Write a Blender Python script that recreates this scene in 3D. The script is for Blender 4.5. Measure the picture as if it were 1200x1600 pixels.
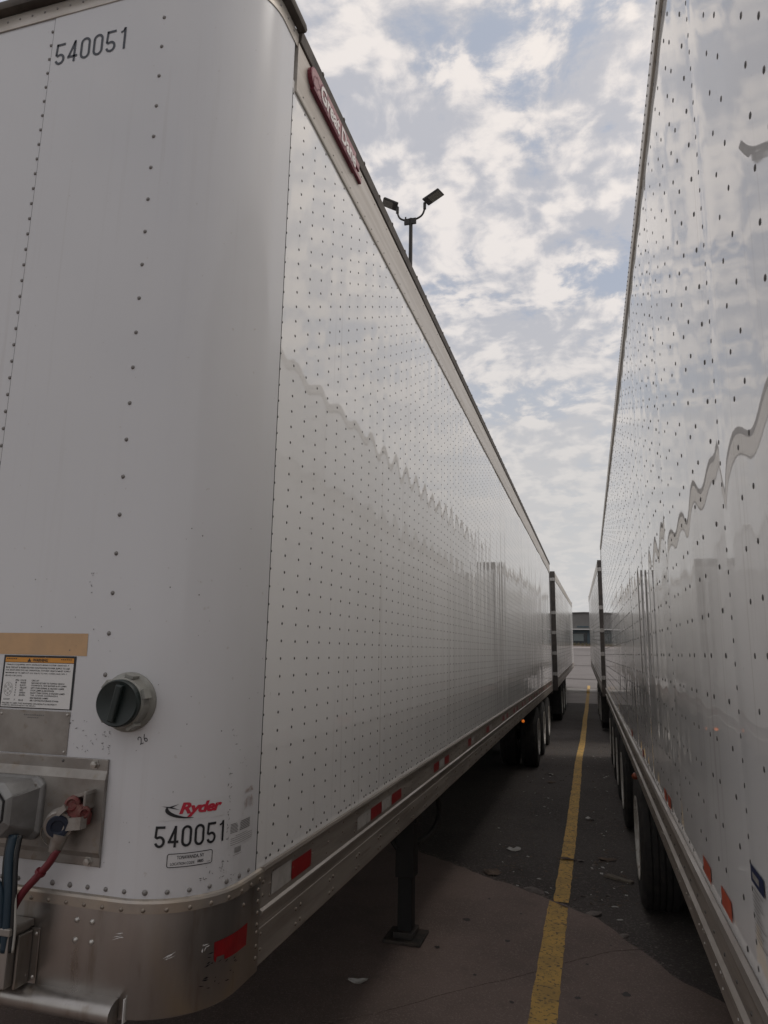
import bpy, bmesh, math, random
from mathutils import Vector, Matrix
R = math.radians
PI = math.pi
for o in list(bpy.data.objects):
    bpy.data.objects.remove(o, do_unlink=True)
scene = bpy.context.scene
COL = scene.collection

# ------------------------------------------------------------------ camera
cd = bpy.data.cameras.new('camera')
cam = bpy.data.objects.new('camera', cd)
COL.objects.link(cam)
CX = Vector((0.96103818, 0.27587892, 0.01721762))          # camera right, in world axes
CD = Vector((-0.03651361, 0.18844652, -0.98140443))        # image down
CF = Vector((-0.27399339, 0.94253845, 0.19117764))         # forward
cam.matrix_world = Matrix(((CX.x, -CD.x, -CF.x, 0.0), (CX.y, -CD.y, -CF.y, 0.0), (CX.z, -CD.z, -CF.z, 1.94), (0, 0, 0, 1)))
cd.sensor_fit = 'VERTICAL'
cd.sensor_height = 24.0
cd.lens = 24.0 * 1110.36 / 1600.0
cd.clip_start = 0.05
cd.clip_end = 3000
scene.camera = cam

# ------------------------------------------------------------------ world: cloudy sky
SUN_EL, SUN_AZ = R(60), R(72)       # azimuth clockwise from +Y (towards +X)
world = bpy.data.worlds.new('World')
scene.world = world
world.use_nodes = True
nt = world.node_tree
nt.nodes.clear()
def wn(t, **k):
    n = nt.nodes.new(t)
    for a, b in k.items():
        setattr(n, a, b)
    return n
def wmath(op, a, b=None, clamp=False):
    n = wn('ShaderNodeMath', operation=op, use_clamp=clamp)
    for i, v in enumerate((a, b)):
        if v is None: continue
        if isinstance(v, (int, float)): n.inputs[i].default_value = v
        else: nt.links.new(v, n.inputs[i])
    return n.outputs[0]
def wmix(f, a, b):
    n = wn('ShaderNodeMix', data_type='RGBA')
    for s, v in ((n.inputs[0], f), (n.inputs[6], a), (n.inputs[7], b)):
        if isinstance(v, (int, float)): s.default_value = v
        elif isinstance(v, tuple): s.default_value = (*v, 1)
        else: nt.links.new(v, s)
    return n.outputs[2]
def wnoise(vec, scale, detail, rough=0.5, dist=0.0):
    n = wn('ShaderNodeTexNoise')
    nt.links.new(vec, n.inputs['Vector'])
    n.inputs['Scale'].default_value = scale
    n.inputs['Detail'].default_value = detail
    n.inputs['Roughness'].default_value = rough
    n.inputs['Distortion'].default_value = dist
    return n.outputs['Fac']
def wramp(f, a, b):
    n = wn('ShaderNodeMapRange', interpolation_type='SMOOTHSTEP')
    nt.links.new(f, n.inputs[0])
    n.inputs[1].default_value = a
    n.inputs[2].default_value = b
    return n.outputs[0]
sky = wn('ShaderNodeTexSky', sky_type='NISHITA')
sky.sun_disc = False
sky.sun_elevation = SUN_EL
sky.sun_rotation = SUN_AZ
sky.air_density = 1.0
sky.dust_density = 1.5
tc = wn('ShaderNodeTexCoord')
sep = wn('ShaderNodeSeparateXYZ')
nt.links.new(tc.outputs['Generated'], sep.inputs[0])
zz = wmath('MAXIMUM', sep.outputs[2], 0.0)
den = wmath('ADD', zz, 0.30)
comb = wn('ShaderNodeCombineXYZ')
nt.links.new(wmath('DIVIDE', sep.outputs[0], den), comb.inputs[0])
nt.links.new(wmath('DIVIDE', sep.outputs[1], den), comb.inputs[1])
mp = wn('ShaderNodeMapping')
nt.links.new(comb.outputs[0], mp.inputs[0])
mp.inputs['Location'].default_value = (3.35, 1.9, 0.0)
P = mp.outputs[0]
# warp the lookup so the cloudlets curl
wv = wn('ShaderNodeTexNoise')
nt.links.new(P, wv.inputs['Vector'])
wv.inputs['Scale'].default_value = 3.0
wv.inputs['Detail'].default_value = 3
vm = wn('ShaderNodeVectorMath', operation='MULTIPLY_ADD')
nt.links.new(wv.outputs['Color'], vm.inputs[0])
vm.inputs[1].default_value = (0.16, 0.16, 0.0)
nt.links.new(P, vm.inputs[2])
W = vm.outputs[0]
big = wnoise(P, 3.7, 2, 0.5, 0.0)
fine = wnoise(W, 17.0, 8, 0.62, 0.0)
tone = wnoise(W, 8.5, 3, 0.55, 0.0)
dens = wmath('ADD', wmath('MULTIPLY', big, 0.62), wmath('MULTIPLY', fine, 0.55))
cover = wramp(dens, 0.440, 0.575)
bright = wramp(wmath('ADD', wmath('MULTIPLY', tone, 0.55), wmath('MULTIPLY', fine, 0.60)), 0.485, 0.70)
K = 10.0                                       # colours divided by the background strength
white = tuple(K * c for c in (0.82, 0.775, 0.755))
grey = tuple(K * c for c in (0.49, 0.50, 0.55))
haze = tuple(K * c for c in (0.605, 0.595, 0.585))
cloud = wmix(bright, grey, white)
blue = wmix(0.78, sky.outputs[0], tuple(K * c for c in (0.44, 0.48, 0.565)))
s1 = wmix(cover, blue, cloud)
lowf = wramp(zz, 0.55, 0.10)
s2 = wmix(wmath('MULTIPLY', lowf, 0.85), s1, haze)
# the cloud sheet is brighter and warmer round the veiled sun
dp = wn('ShaderNodeVectorMath', operation='DOT_PRODUCT')
nt.links.new(tc.outputs['Generated'], dp.inputs[0])
dp.inputs[1].default_value = (math.sin(SUN_AZ) * math.cos(SUN_EL), math.cos(SUN_AZ) * math.cos(SUN_EL), math.sin(SUN_EL))
lobe = wmath('POWER', wmath('MAXIMUM', dp.outputs['Value'], 0.0), 5.0)
gl_ = wn('ShaderNodeMix', data_type='RGBA', blend_type='MULTIPLY')
gl_.inputs[0].default_value = 1.0
nt.links.new(s2, gl_.inputs[6])
nt.links.new(wmix(lobe, (1.0, 1.0, 1.0), (1.62, 1.50, 1.32)), gl_.inputs[7])
s2 = gl_.outputs[2]
bg = wn('ShaderNodeBackground')
nt.links.new(s2, bg.inputs['Color'])
bg.inputs['Strength'].default_value = 0.1
wo = wn('ShaderNodeOutputWorld')
nt.links.new(bg.outputs[0], wo.inputs['Surface'])

# ------------------------------------------------------------------ sun behind thin cloud
sd = bpy.data.lights.new('sun', 'SUN')
sd.energy = 0.85
sd.angle = R(30)
sd.color = (1.0, 0.95, 0.88)
sun = bpy.data.objects.new('sun', sd)
COL.objects.link(sun)
sv = Vector((math.sin(SUN_AZ) * math.cos(SUN_EL), math.cos(SUN_AZ) * math.cos(SUN_EL), math.sin(SUN_EL)))
sun.rotation_euler = sv.to_track_quat('Z', 'Y').to_euler()
sun.location = (10, 10, 30)

vs = scene.view_settings
vs.view_transform = 'Standard'
vs.look = 'None'
vs.exposure = 0.0
vs.gamma = 1.0
scene.render.engine = 'CYCLES'
cy = scene.cycles
cy.max_bounces = 8
cy.diffuse_bounces = 4
cy.glossy_bounces = 4
cy.caustics_reflective = False
cy.caustics_refractive = False

# ------------------------------------------------------------------ materials
MATS = {}
def mat(name, col, rough=0.5, metal=0.0, var=None, vscale=3.0, bump=0.0, bscale=80.0, coat=0.0,
        emit=None, emits=0.0, spec=0.5, stretch=(1, 1, 1), vdetail=6, lo=0.35, hi=0.68, rvar=0.0, var2=None, v2scale=30, alpha=1.0):
    m = bpy.data.materials.new(name)
    m.use_nodes = True
    t = m.node_tree
    b = t.nodes['Principled BSDF']
    b.inputs['Base Color'].default_value = (*col, 1)
    b.inputs['Roughness'].default_value = rough
    b.inputs['Metallic'].default_value = metal
    b.inputs['Specular IOR Level'].default_value = spec
    if coat:
        b.inputs['Coat Weight'].default_value = coat
        b.inputs['Coat Roughness'].default_value = 0.04
    if emit:
        b.inputs['Emission Color'].default_value = (*emit, 1)
        b.inputs['Emission Strength'].default_value = emits
    c = t.nodes.new('ShaderNodeTexCoord')
    mpn = t.nodes.new('ShaderNodeMapping')
    mpn.inputs['Scale'].default_value = stretch
    t.links.new(c.outputs['Object'], mpn.inputs[0])
    def noise(sc, det=6, r=0.6):
        n = t.nodes.new('ShaderNodeTexNoise')
        n.inputs['Scale'].default_value = sc
        n.inputs['Detail'].default_value = det
        n.inputs['Roughness'].default_value = r
        t.links.new(mpn.outputs[0], n.inputs['Vector'])
        return n.outputs['Fac']
    def rng(f, a, bb, x=0.0, y=1.0):
        n = t.nodes.new('ShaderNodeMapRange')
        n.interpolation_type = 'SMOOTHSTEP'
        t.links.new(f, n.inputs[0])
        n.inputs[1].default_value = a; n.inputs[2].default_value = bb
        n.inputs[3].default_value = x; n.inputs[4].default_value = y
        return n.outputs[0]
    src = None
    if var:
        mx = t.nodes.new('ShaderNodeMix'); mx.data_type = 'RGBA'
        f = rng(noise(vscale, vdetail), lo, hi)
        t.links.new(f, mx.inputs[0])
        mx.inputs[6].default_value = (*col, 1)
        mx.inputs[7].default_value = (*var, 1)
        src = mx.outputs[2]
        if rvar:
            t.links.new(rng(noise(vscale * 1.7), 0.3, 0.7, max(rough - rvar, 0.02), rough + rvar), b.inputs['Roughness'])
    if var2:
        mx = t.nodes.new('ShaderNodeMix'); mx.data_type = 'RGBA'
        f = rng(noise(v2scale, 4), 0.56, 0.74)
        t.links.new(f, mx.inputs[0])
        if src: t.links.new(src, mx.inputs[6])
        else: mx.inputs[6].default_value = (*col, 1)
        mx.inputs[7].default_value = (*var2, 1)
        src = mx.outputs[2]
    if src:
        t.links.new(src, b.inputs['Base Color'])
    if bump:
        bn = t.nodes.new('ShaderNodeBump')
        bn.inputs['Strength'].default_value = 1.0
        bn.inputs['Distance'].default_value = bump
        t.links.new(noise(bscale, 5), bn.inputs['Height'])
        t.links.new(bn.outputs[0], b.inputs['Normal'])
    MATS[name] = m
    return m

def paint_material(name, base, grime, streak, rough):
    """white sheet metal paint: soft grime, thin run-off streaks, dust along the bottom edge"""
    m = mat(name, base, rough)
    t = m.node_tree
    b = t.nodes['Principled BSDF']
    c = t.nodes.new('ShaderNodeTexCoord')
    def nz(scale3, sc, det, r=0.55):
        mpn = t.nodes.new('ShaderNodeMapping')
        mpn.inputs['Scale'].default_value = scale3
        t.links.new(c.outputs['Object'], mpn.inputs[0])
        n = t.nodes.new('ShaderNodeTexNoise')
        n.inputs['Scale'].default_value = sc
        n.inputs['Detail'].default_value = det
        n.inputs['Roughness'].default_value = r
        t.links.new(mpn.outputs[0], n.inputs['Vector'])
        return n.outputs['Fac']
    def rng(f, a, bb, x=0.0, y=1.0):
        n = t.nodes.new('ShaderNodeMapRange'); n.interpolation_type = 'SMOOTHSTEP'
        t.links.new(f, n.inputs[0])
        n.inputs[1].default_value = a; n.inputs[2].default_value = bb
        n.inputs[3].default_value = x; n.inputs[4].default_value = y
        return n.outputs[0]
    def mul(a, bb):
        n = t.nodes.new('ShaderNodeMath'); n.operation = 'MULTIPLY'
        for i, v in enumerate((a, bb)):
            if isinstance(v, float): n.inputs[i].default_value = v
            else: t.links.new(v, n.inputs[i])
        return n.outputs[0]
    def mix(f, a, bb):
        n = t.nodes.new('ShaderNodeMix'); n.data_type = 'RGBA'
        t.links.new(f, n.inputs[0])
        for s, v in ((n.inputs[6], a), (n.inputs[7], bb)):
            if isinstance(v, tuple): s.default_value = (*v, 1)
            else: t.links.new(v, s)
        return n.outputs[2]
    soft = rng(nz((1, 1, 1), 1.3, 5), 0.35, 0.75, 0.0, 0.35)
    col1 = mix(soft, base, grime)
    runs = mul(rng(nz((14, 14, 0.35), 2.2, 5, 0.6), 0.54, 0.72), rng(nz((1, 1, 0.6), 1.1, 3), 0.40, 0.66))
    col2 = mix(mul(runs, streak), col1, (0.40, 0.36, 0.32))
    speck = rng(nz((1, 1, 1), 55, 3, 0.5), 0.70, 0.76, 0.0, 0.35)
    col3 = mix(speck, col2, (0.42, 0.38, 0.34))
    t.links.new(col3, b.inputs['Base Color'])
    t.links.new(rng(nz((1, 1, 0.5), 2.0, 5), 0.35, 0.7, rough * 0.75, rough * 1.6), b.inputs['Roughness'])
    b.inputs['Specular IOR Level'].default_value = 0.5
    b.inputs['IOR'].default_value = 1.85
    return m

WHITE = paint_material('white_paint', (0.80, 0.795, 0.785), (0.71, 0.70, 0.68), 0.50, 0.013)
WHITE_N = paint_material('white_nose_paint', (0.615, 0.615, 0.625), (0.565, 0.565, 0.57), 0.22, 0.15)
WHITE_C = paint_material('weathered_white_paint', (0.76, 0.755, 0.745), (0.66, 0.65, 0.63), 0.6, 0.16)
WHITE_B = paint_material('white_paint_neighbour', (0.77, 0.765, 0.755), (0.67, 0.66, 0.64), 0.45, 0.014)
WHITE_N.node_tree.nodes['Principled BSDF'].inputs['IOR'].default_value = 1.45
RIVET = mat('rivet_metal', (0.10, 0.095, 0.09), 0.5, 0.4)
RIVETB = mat('bright_rivet', (0.45, 0.43, 0.40), 0.35, 0.8)
NRIVET = mat('nose_rivet', (0.21, 0.20, 0.19), 0.5, 0.3)
RIVETT = mat('tan_rivet', (0.24, 0.205, 0.17), 0.45, 0.6)
ALU = mat('aluminium_rail', (0.36, 0.325, 0.29), 0.45, 0.5, var=(0.25, 0.22, 0.195), vscale=5, bump=0.0004, bscale=120, stretch=(1, 0.25, 3), rvar=0.1, var2=(0.22, 0.19, 0.16), v2scale=11)
ALUT = mat('top_rail_aluminium', (0.52, 0.48, 0.43), 0.40, 0.35, var=(0.43, 0.39, 0.34), vscale=6, stretch=(1, 0.12, 4), rvar=0.08)
LIP = mat('weathered_shaded_roof_lip', (0.060, 0.050, 0.042), 0.75, 0.0, var=(0.10, 0.085, 0.07), vscale=9, var2=(0.035, 0.03, 0.026), v2scale=25)  # weathered brown, with the shade of the underside darkened into the colour
STEEL = mat('brushed_stainless', (0.42, 0.40, 0.38), 0.36, 0.9, var=(0.33, 0.31, 0.29), vscale=4, bump=0.0002, bscale=150, stretch=(1, 1, 0.2), rvar=0.1, var2=(0.27, 0.235, 0.20), v2scale=16)
TRIM = mat('tarnished_trim', (0.44, 0.38, 0.31), 0.42, 0.7, var=(0.36, 0.33, 0.30), vscale=7, rvar=0.1)
PLATE = mat('zinc_plate', (0.34, 0.32, 0.295), 0.45, 0.75, var=(0.25, 0.23, 0.21), vscale=9, rvar=0.1, var2=(0.25, 0.21, 0.17), v2scale=28)  # zinc darkened to stand in for shade low on the nose
BLACKS = mat('black_steel', (0.008, 0.008, 0.008), 0.65, 0.0, var=(0.015, 0.013, 0.012), vscale=6, bump=0.0008, bscale=60)
UNDER = mat('underbody_grime', (0.018, 0.017, 0.016), 0.85, var=(0.03, 0.026, 0.022), vscale=5)
RUBBER = mat('tyre_rubber', (0.018, 0.018, 0.018), 0.78, var=(0.035, 0.032, 0.03), vscale=12, bump=0.001, bscale=70)
RIM = mat('white_wheel', (0.62, 0.61, 0.58), 0.45, var=(0.40, 0.37, 0.33), vscale=8, var2=(0.20, 0.15, 0.11), v2scale=22)
HUB = mat('hub_steel', (0.20, 0.18, 0.16), 0.5, 0.6, var=(0.12, 0.10, 0.08), vscale=14)
BLACKINK = mat('black_vinyl', (0.014, 0.015, 0.018), 0.4)
NAVYINK = mat('dark_vinyl', (0.025, 0.03, 0.042), 0.4)
GREYINK = mat('grey_print', (0.16, 0.155, 0.15), 0.5)
FAINTINK = mat('faded_print', (0.42, 0.33, 0.31), 0.5, var=(0.60, 0.58, 0.56), vscale=60, lo=0.45, hi=0.6)
REDINK = mat('red_vinyl', (0.46, 0.022, 0.045), 0.4)
REDTAPE = mat('red_reflective_tape', (0.25, 0.008, 0.011), 0.4, var=(0.19, 0.007, 0.010), vscale=25, var2=(0.20, 0.02, 0.015), v2scale=60)
ORTAPE = mat('faded_red_tape', (0.50, 0.085, 0.04), 0.4, var=(0.40, 0.06, 0.03), vscale=20, var2=(0.30, 0.10, 0.06), v2scale=55)
WHTAPE = mat('white_reflective_tape', (0.40, 0.385, 0.365), 0.4, var=(0.32, 0.305, 0.285), vscale=25)
LABELW = mat('label_white', (0.68, 0.675, 0.66), 0.4)
FILM = mat('clear_film_backing', (0.60, 0.60, 0.605), 0.2)
LABELO = mat('label_orange', (0.62, 0.27, 0.04), 0.4)
BLUEST = mat('label_blue', (0.014, 0.024, 0.075), 0.35)
BEIGE = mat('masking_tape', (0.56, 0.36, 0.20), 0.75, var=(0.50, 0.33, 0.19), vscale=14, bump=0.0003, bscale=200)
MAROON = mat('maroon_emblem', (0.15, 0.012, 0.03), 0.4, var=(0.19, 0.03, 0.045), vscale=20)
MAROONL = mat('emblem_face', (0.40, 0.22, 0.22), 0.45, var=(0.32, 0.15, 0.16), vscale=25)  # maroon face with the pinkish sky reflection put into its colour
EMBLW = mat('emblem_letters', (0.74, 0.69, 0.66), 0.4)
KNOBG = mat('dark_green_plastic', (0.010, 0.017, 0.016), 0.42, var=(0.016, 0.024, 0.022), vscale=20)
KNOBR = mat('grey_plastic', (0.27, 0.27, 0.245), 0.5, var=(0.20, 0.195, 0.175), vscale=15)
CASTG = mat('cast_grey', (0.25, 0.25, 0.245), 0.5, 0.3, var=(0.19, 0.185, 0.18), vscale=12, bump=0.0006, bscale=120)  # grey casting, colour lowered in place of shade around the coupling plate
CASTS = mat('cast_silver', (0.33, 0.31, 0.285), 0.45, 0.6, var=(0.22, 0.19, 0.165), vscale=20, bump=0.0008, bscale=110)
SEALB = mat('blue_black_seal', (0.012, 0.018, 0.035), 0.6)
REDCAST = mat('red_gladhand', (0.16, 0.032, 0.032), 0.65, var=(0.16, 0.075, 0.06), vscale=60, bump=0.0008, bscale=90)
HOSER = mat('red_hose', (0.13, 0.013, 0.020), 0.5)
HOSEB = mat('blue_hose', (0.013, 0.032, 0.050), 0.5)
CABLEK = mat('black_cable', (0.015, 0.016, 0.017), 0.5)
CABLEW = mat('grey_cable', (0.38, 0.37, 0.34), 0.5)
AMBER = mat('amber_lens', (0.6, 0.13, 0.02), 0.3, emit=(1.0, 0.22, 0.02), emits=0.4)
AMBERD = mat('amber_lens_off', (0.30, 0.07, 0.03), 0.35)
REDLENS = mat('red_lens', (0.25, 0.01, 0.01), 0.3)
DOORW = mat('door_white', (0.62, 0.62, 0.61), 0.25, var=(0.5, 0.49, 0.47), vscale=3)
FRAMED = mat('dark_rear_frame', (0.065, 0.058, 0.054), 0.6, 0.2, var=(0.10, 0.085, 0.075), vscale=8)
HINGE = mat('hinge_metal', (0.48, 0.46, 0.44), 0.5, 0.5)
PAD = mat('landing_pad', (0.03, 0.028, 0.026), 0.7, var=(0.07, 0.055, 0.045), vscale=14)
POLE = mat('bronze_pole', (0.022, 0.019, 0.017), 0.5, 0.2)
LENSG = mat('lamp_glass', (0.10, 0.095, 0.085), 0.25, var=(0.16, 0.15, 0.13), vscale=30)
CONC = mat('concrete', (0.225, 0.165, 0.143), 0.85, var=(0.17, 0.13, 0.114), vscale=1.6, bump=0.003, bscale=38, var2=(0.115, 0.088, 0.08), v2scale=7.5)
CONCB = mat('rubble_concrete', (0.22, 0.19, 0.175), 0.9, var=(0.14, 0.12, 0.11), vscale=14, bump=0.004, bscale=40)
WOOD = mat('weathered_wood', (0.19, 0.165, 0.13), 0.85, var=(0.12, 0.10, 0.08), vscale=14, stretch=(1, 6, 6))
PAPER = mat('crumpled_paper', (0.52, 0.51, 0.49), 0.8, var=(0.38, 0.36, 0.33), vscale=30)
LEAF = mat('dry_leaf_litter', (0.17, 0.125, 0.095), 0.9, var=(0.11, 0.085, 0.07), vscale=20)
TUFT = mat('dry_grass', (0.20, 0.165, 0.10), 0.9, var=(0.10, 0.105, 0.05), vscale=2)
SIDING = mat('grey_siding', (0.17, 0.165, 0.16), 0.7, var=(0.145, 0.14, 0.135), vscale=0.6)
FASCIA = mat('white_fascia', (0.62, 0.62, 0.61), 0.6)
BAYB = mat('blue_grey_bay', (0.055, 0.085, 0.105), 0.6, var=(0.045, 0.07, 0.085), vscale=1)
DARKG = mat('dark_glass', (0.012, 0.018, 0.022), 0.15)
PANE = mat('pale_panel', (0.16, 0.19, 0.19), 0.4)

def ground_material(name, base, dark, light, gs, bmp):
    m = mat(name, base, 0.88)
    t = m.node_tree
    b = t.nodes['Principled BSDF']
    c = t.nodes.new('ShaderNodeTexCoord')
    def nz(sc, det, r=0.6):
        n = t.nodes.new('ShaderNodeTexNoise')
        n.inputs['Scale'].default_value = sc; n.inputs['Detail'].default_value = det; n.inputs['Roughness'].default_value = r
        t.links.new(c.outputs['Object'], n.inputs['Vector'])
        return n.outputs['Fac']
    def rng(f, a, bb, x=0.0, y=1.0):
        n = t.nodes.new('ShaderNodeMapRange'); n.interpolation_type = 'SMOOTHSTEP'
        t.links.new(f, n.inputs[0])
        n.inputs[1].default_value = a; n.inputs[2].default_value = bb; n.inputs[3].default_value = x; n.inputs[4].default_value = y
        return n.outputs[0]
    def mix(f, a, bb):
        n = t.nodes.new('ShaderNodeMix'); n.data_type = 'RGBA'
        t.links.new(f, n.inputs[0])
        for s, v in ((n.inputs[6], a), (n.inputs[7], bb)):
            if isinstance(v, tuple): s.default_value = (*v, 1)
            else: t.links.new(v, s)
        return n.outputs[2]
    c1 = mix(rng(nz(0.7, 6), 0.36, 0.66), base, dark)
    vor = t.nodes.new('ShaderNodeTexVoronoi')
    vor.inputs['Scale'].default_value = gs
    t.links.new(c.outputs['Object'], vor.inputs['Vector'])
    sepc = t.nodes.new('ShaderNodeSeparateColor')
    t.links.new(vor.outputs['Color'], sepc.inputs[0])
    c2 = mix(rng(sepc.outputs[0], 0.72, 1.0, 0.0, 0.75), c1, light)
    c3 = mix(rng(nz(3.5, 5), 0.56, 0.72, 0.0, 0.6), c2, dark)
    t.links.new(c3, b.inputs['Base Color'])
    bn = t.nodes.new('ShaderNodeBump')
    bn.inputs['Distance'].default_value = bmp
    t.links.new(vor.outputs['Distance'], bn.inputs['Height'])
    t.links.new(bn.outputs[0], b.inputs['Normal'])
    return m
ASPH = ground_material('asphalt', (0.085, 0.074, 0.068), (0.060, 0.052, 0.048), (0.17, 0.15, 0.138), 95, 0.004)
ROAD = ground_material('pale_road', (0.17, 0.155, 0.15), (0.145, 0.13, 0.126), (0.21, 0.195, 0.187), 60, 0.002)
CONC = ground_material('concrete_slab_top', (0.235, 0.176, 0.153), (0.165, 0.125, 0.110), (0.31, 0.25, 0.22), 150, 0.002)
KERBM = mat('kerb_concrete', (0.62, 0.59, 0.57), 0.85, var=(0.54, 0.51, 0.49), vscale=2)
APRON = mat('apron_concrete', (0.40, 0.36, 0.345), 0.85, var=(0.34, 0.31, 0.295), vscale=1.5)

def line_material():
    m = mat('worn_yellow_paint', (0.40, 0.225, 0.035), 0.75)
    t = m.node_tree
    b = t.nodes['Principled BSDF']
    c = t.nodes.new('ShaderNodeTexCoord')
    def nz(sc, det, r=0.65):
        n = t.nodes.new('ShaderNodeTexNoise')
        n.inputs['Scale'].default_value = sc; n.inputs['Detail'].default_value = det; n.inputs['Roughness'].default_value = r
        t.links.new(c.outputs['Object'], n.inputs['Vector'])
        return n.outputs['Fac']
    def rng(f, a, bb, x=0.0, y=1.0):
        n = t.nodes.new('ShaderNodeMapRange'); n.interpolation_type = 'SMOOTHSTEP'
        t.links.new(f, n.inputs[0])
        n.inputs[1].default_value = a; n.inputs[2].default_value = bb; n.inputs[3].default_value = x; n.inputs[4].default_value = y
        return n.outputs[0]
    def mix(f, a, bb):
        n = t.nodes.new('ShaderNodeMix'); n.data_type = 'RGBA'
        t.links.new(f, n.inputs[0])
        for s, v in ((n.inputs[6], a), (n.inputs[7], bb)):
            if isinstance(v, tuple): s.default_value = (*v, 1)
            else: t.links.new(v, s)
        return n.outputs[2]
    c1 = mix(rng(nz(4, 5), 0.4, 0.65), (0.66, 0.41, 0.11), (0.50, 0.32, 0.10))
    c2 = mix(rng(nz(38, 5), 0.53, 0.64, 0.0, 0.9), c1, (0.10, 0.085, 0.07))
    c3 = mix(rng(nz(9, 6), 0.60, 0.70, 0.0, 0.8), c2, (0.11, 0.09, 0.075))
    t.links.new(c3, b.inputs['Base Color'])
    return m
YELLOW = line_material()

# ------------------------------------------------------------------ mesh helpers
def link(o, parent=None):
    COL.objects.link(o)
    if parent is not None:
        o.parent = parent
    return o
def empty(name, loc=(0, 0, 0), rz=0.0, rx=0.0):
    o = bpy.data.objects.new(name, None)
    o.location = loc
    o.rotation_euler = (rx, 0, rz)
    o.empty_display_size = 0.3
    COL.objects.link(o)
    return o
def tag(o, label=None, cat=None, group=None, kind=None):
    if label: o['label'] = label
    if cat: o['category'] = cat
    if group: o['group'] = group
    if kind: o['kind'] = kind
    return o
def basis(n):
    n = Vector(n).normalized()
    a = Vector((0, 0, 1)) if abs(n.z) < 0.9 else Vector((1, 0, 0))
    t = a.cross(n).normalized()
    return n, t, n.cross(t)

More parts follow.
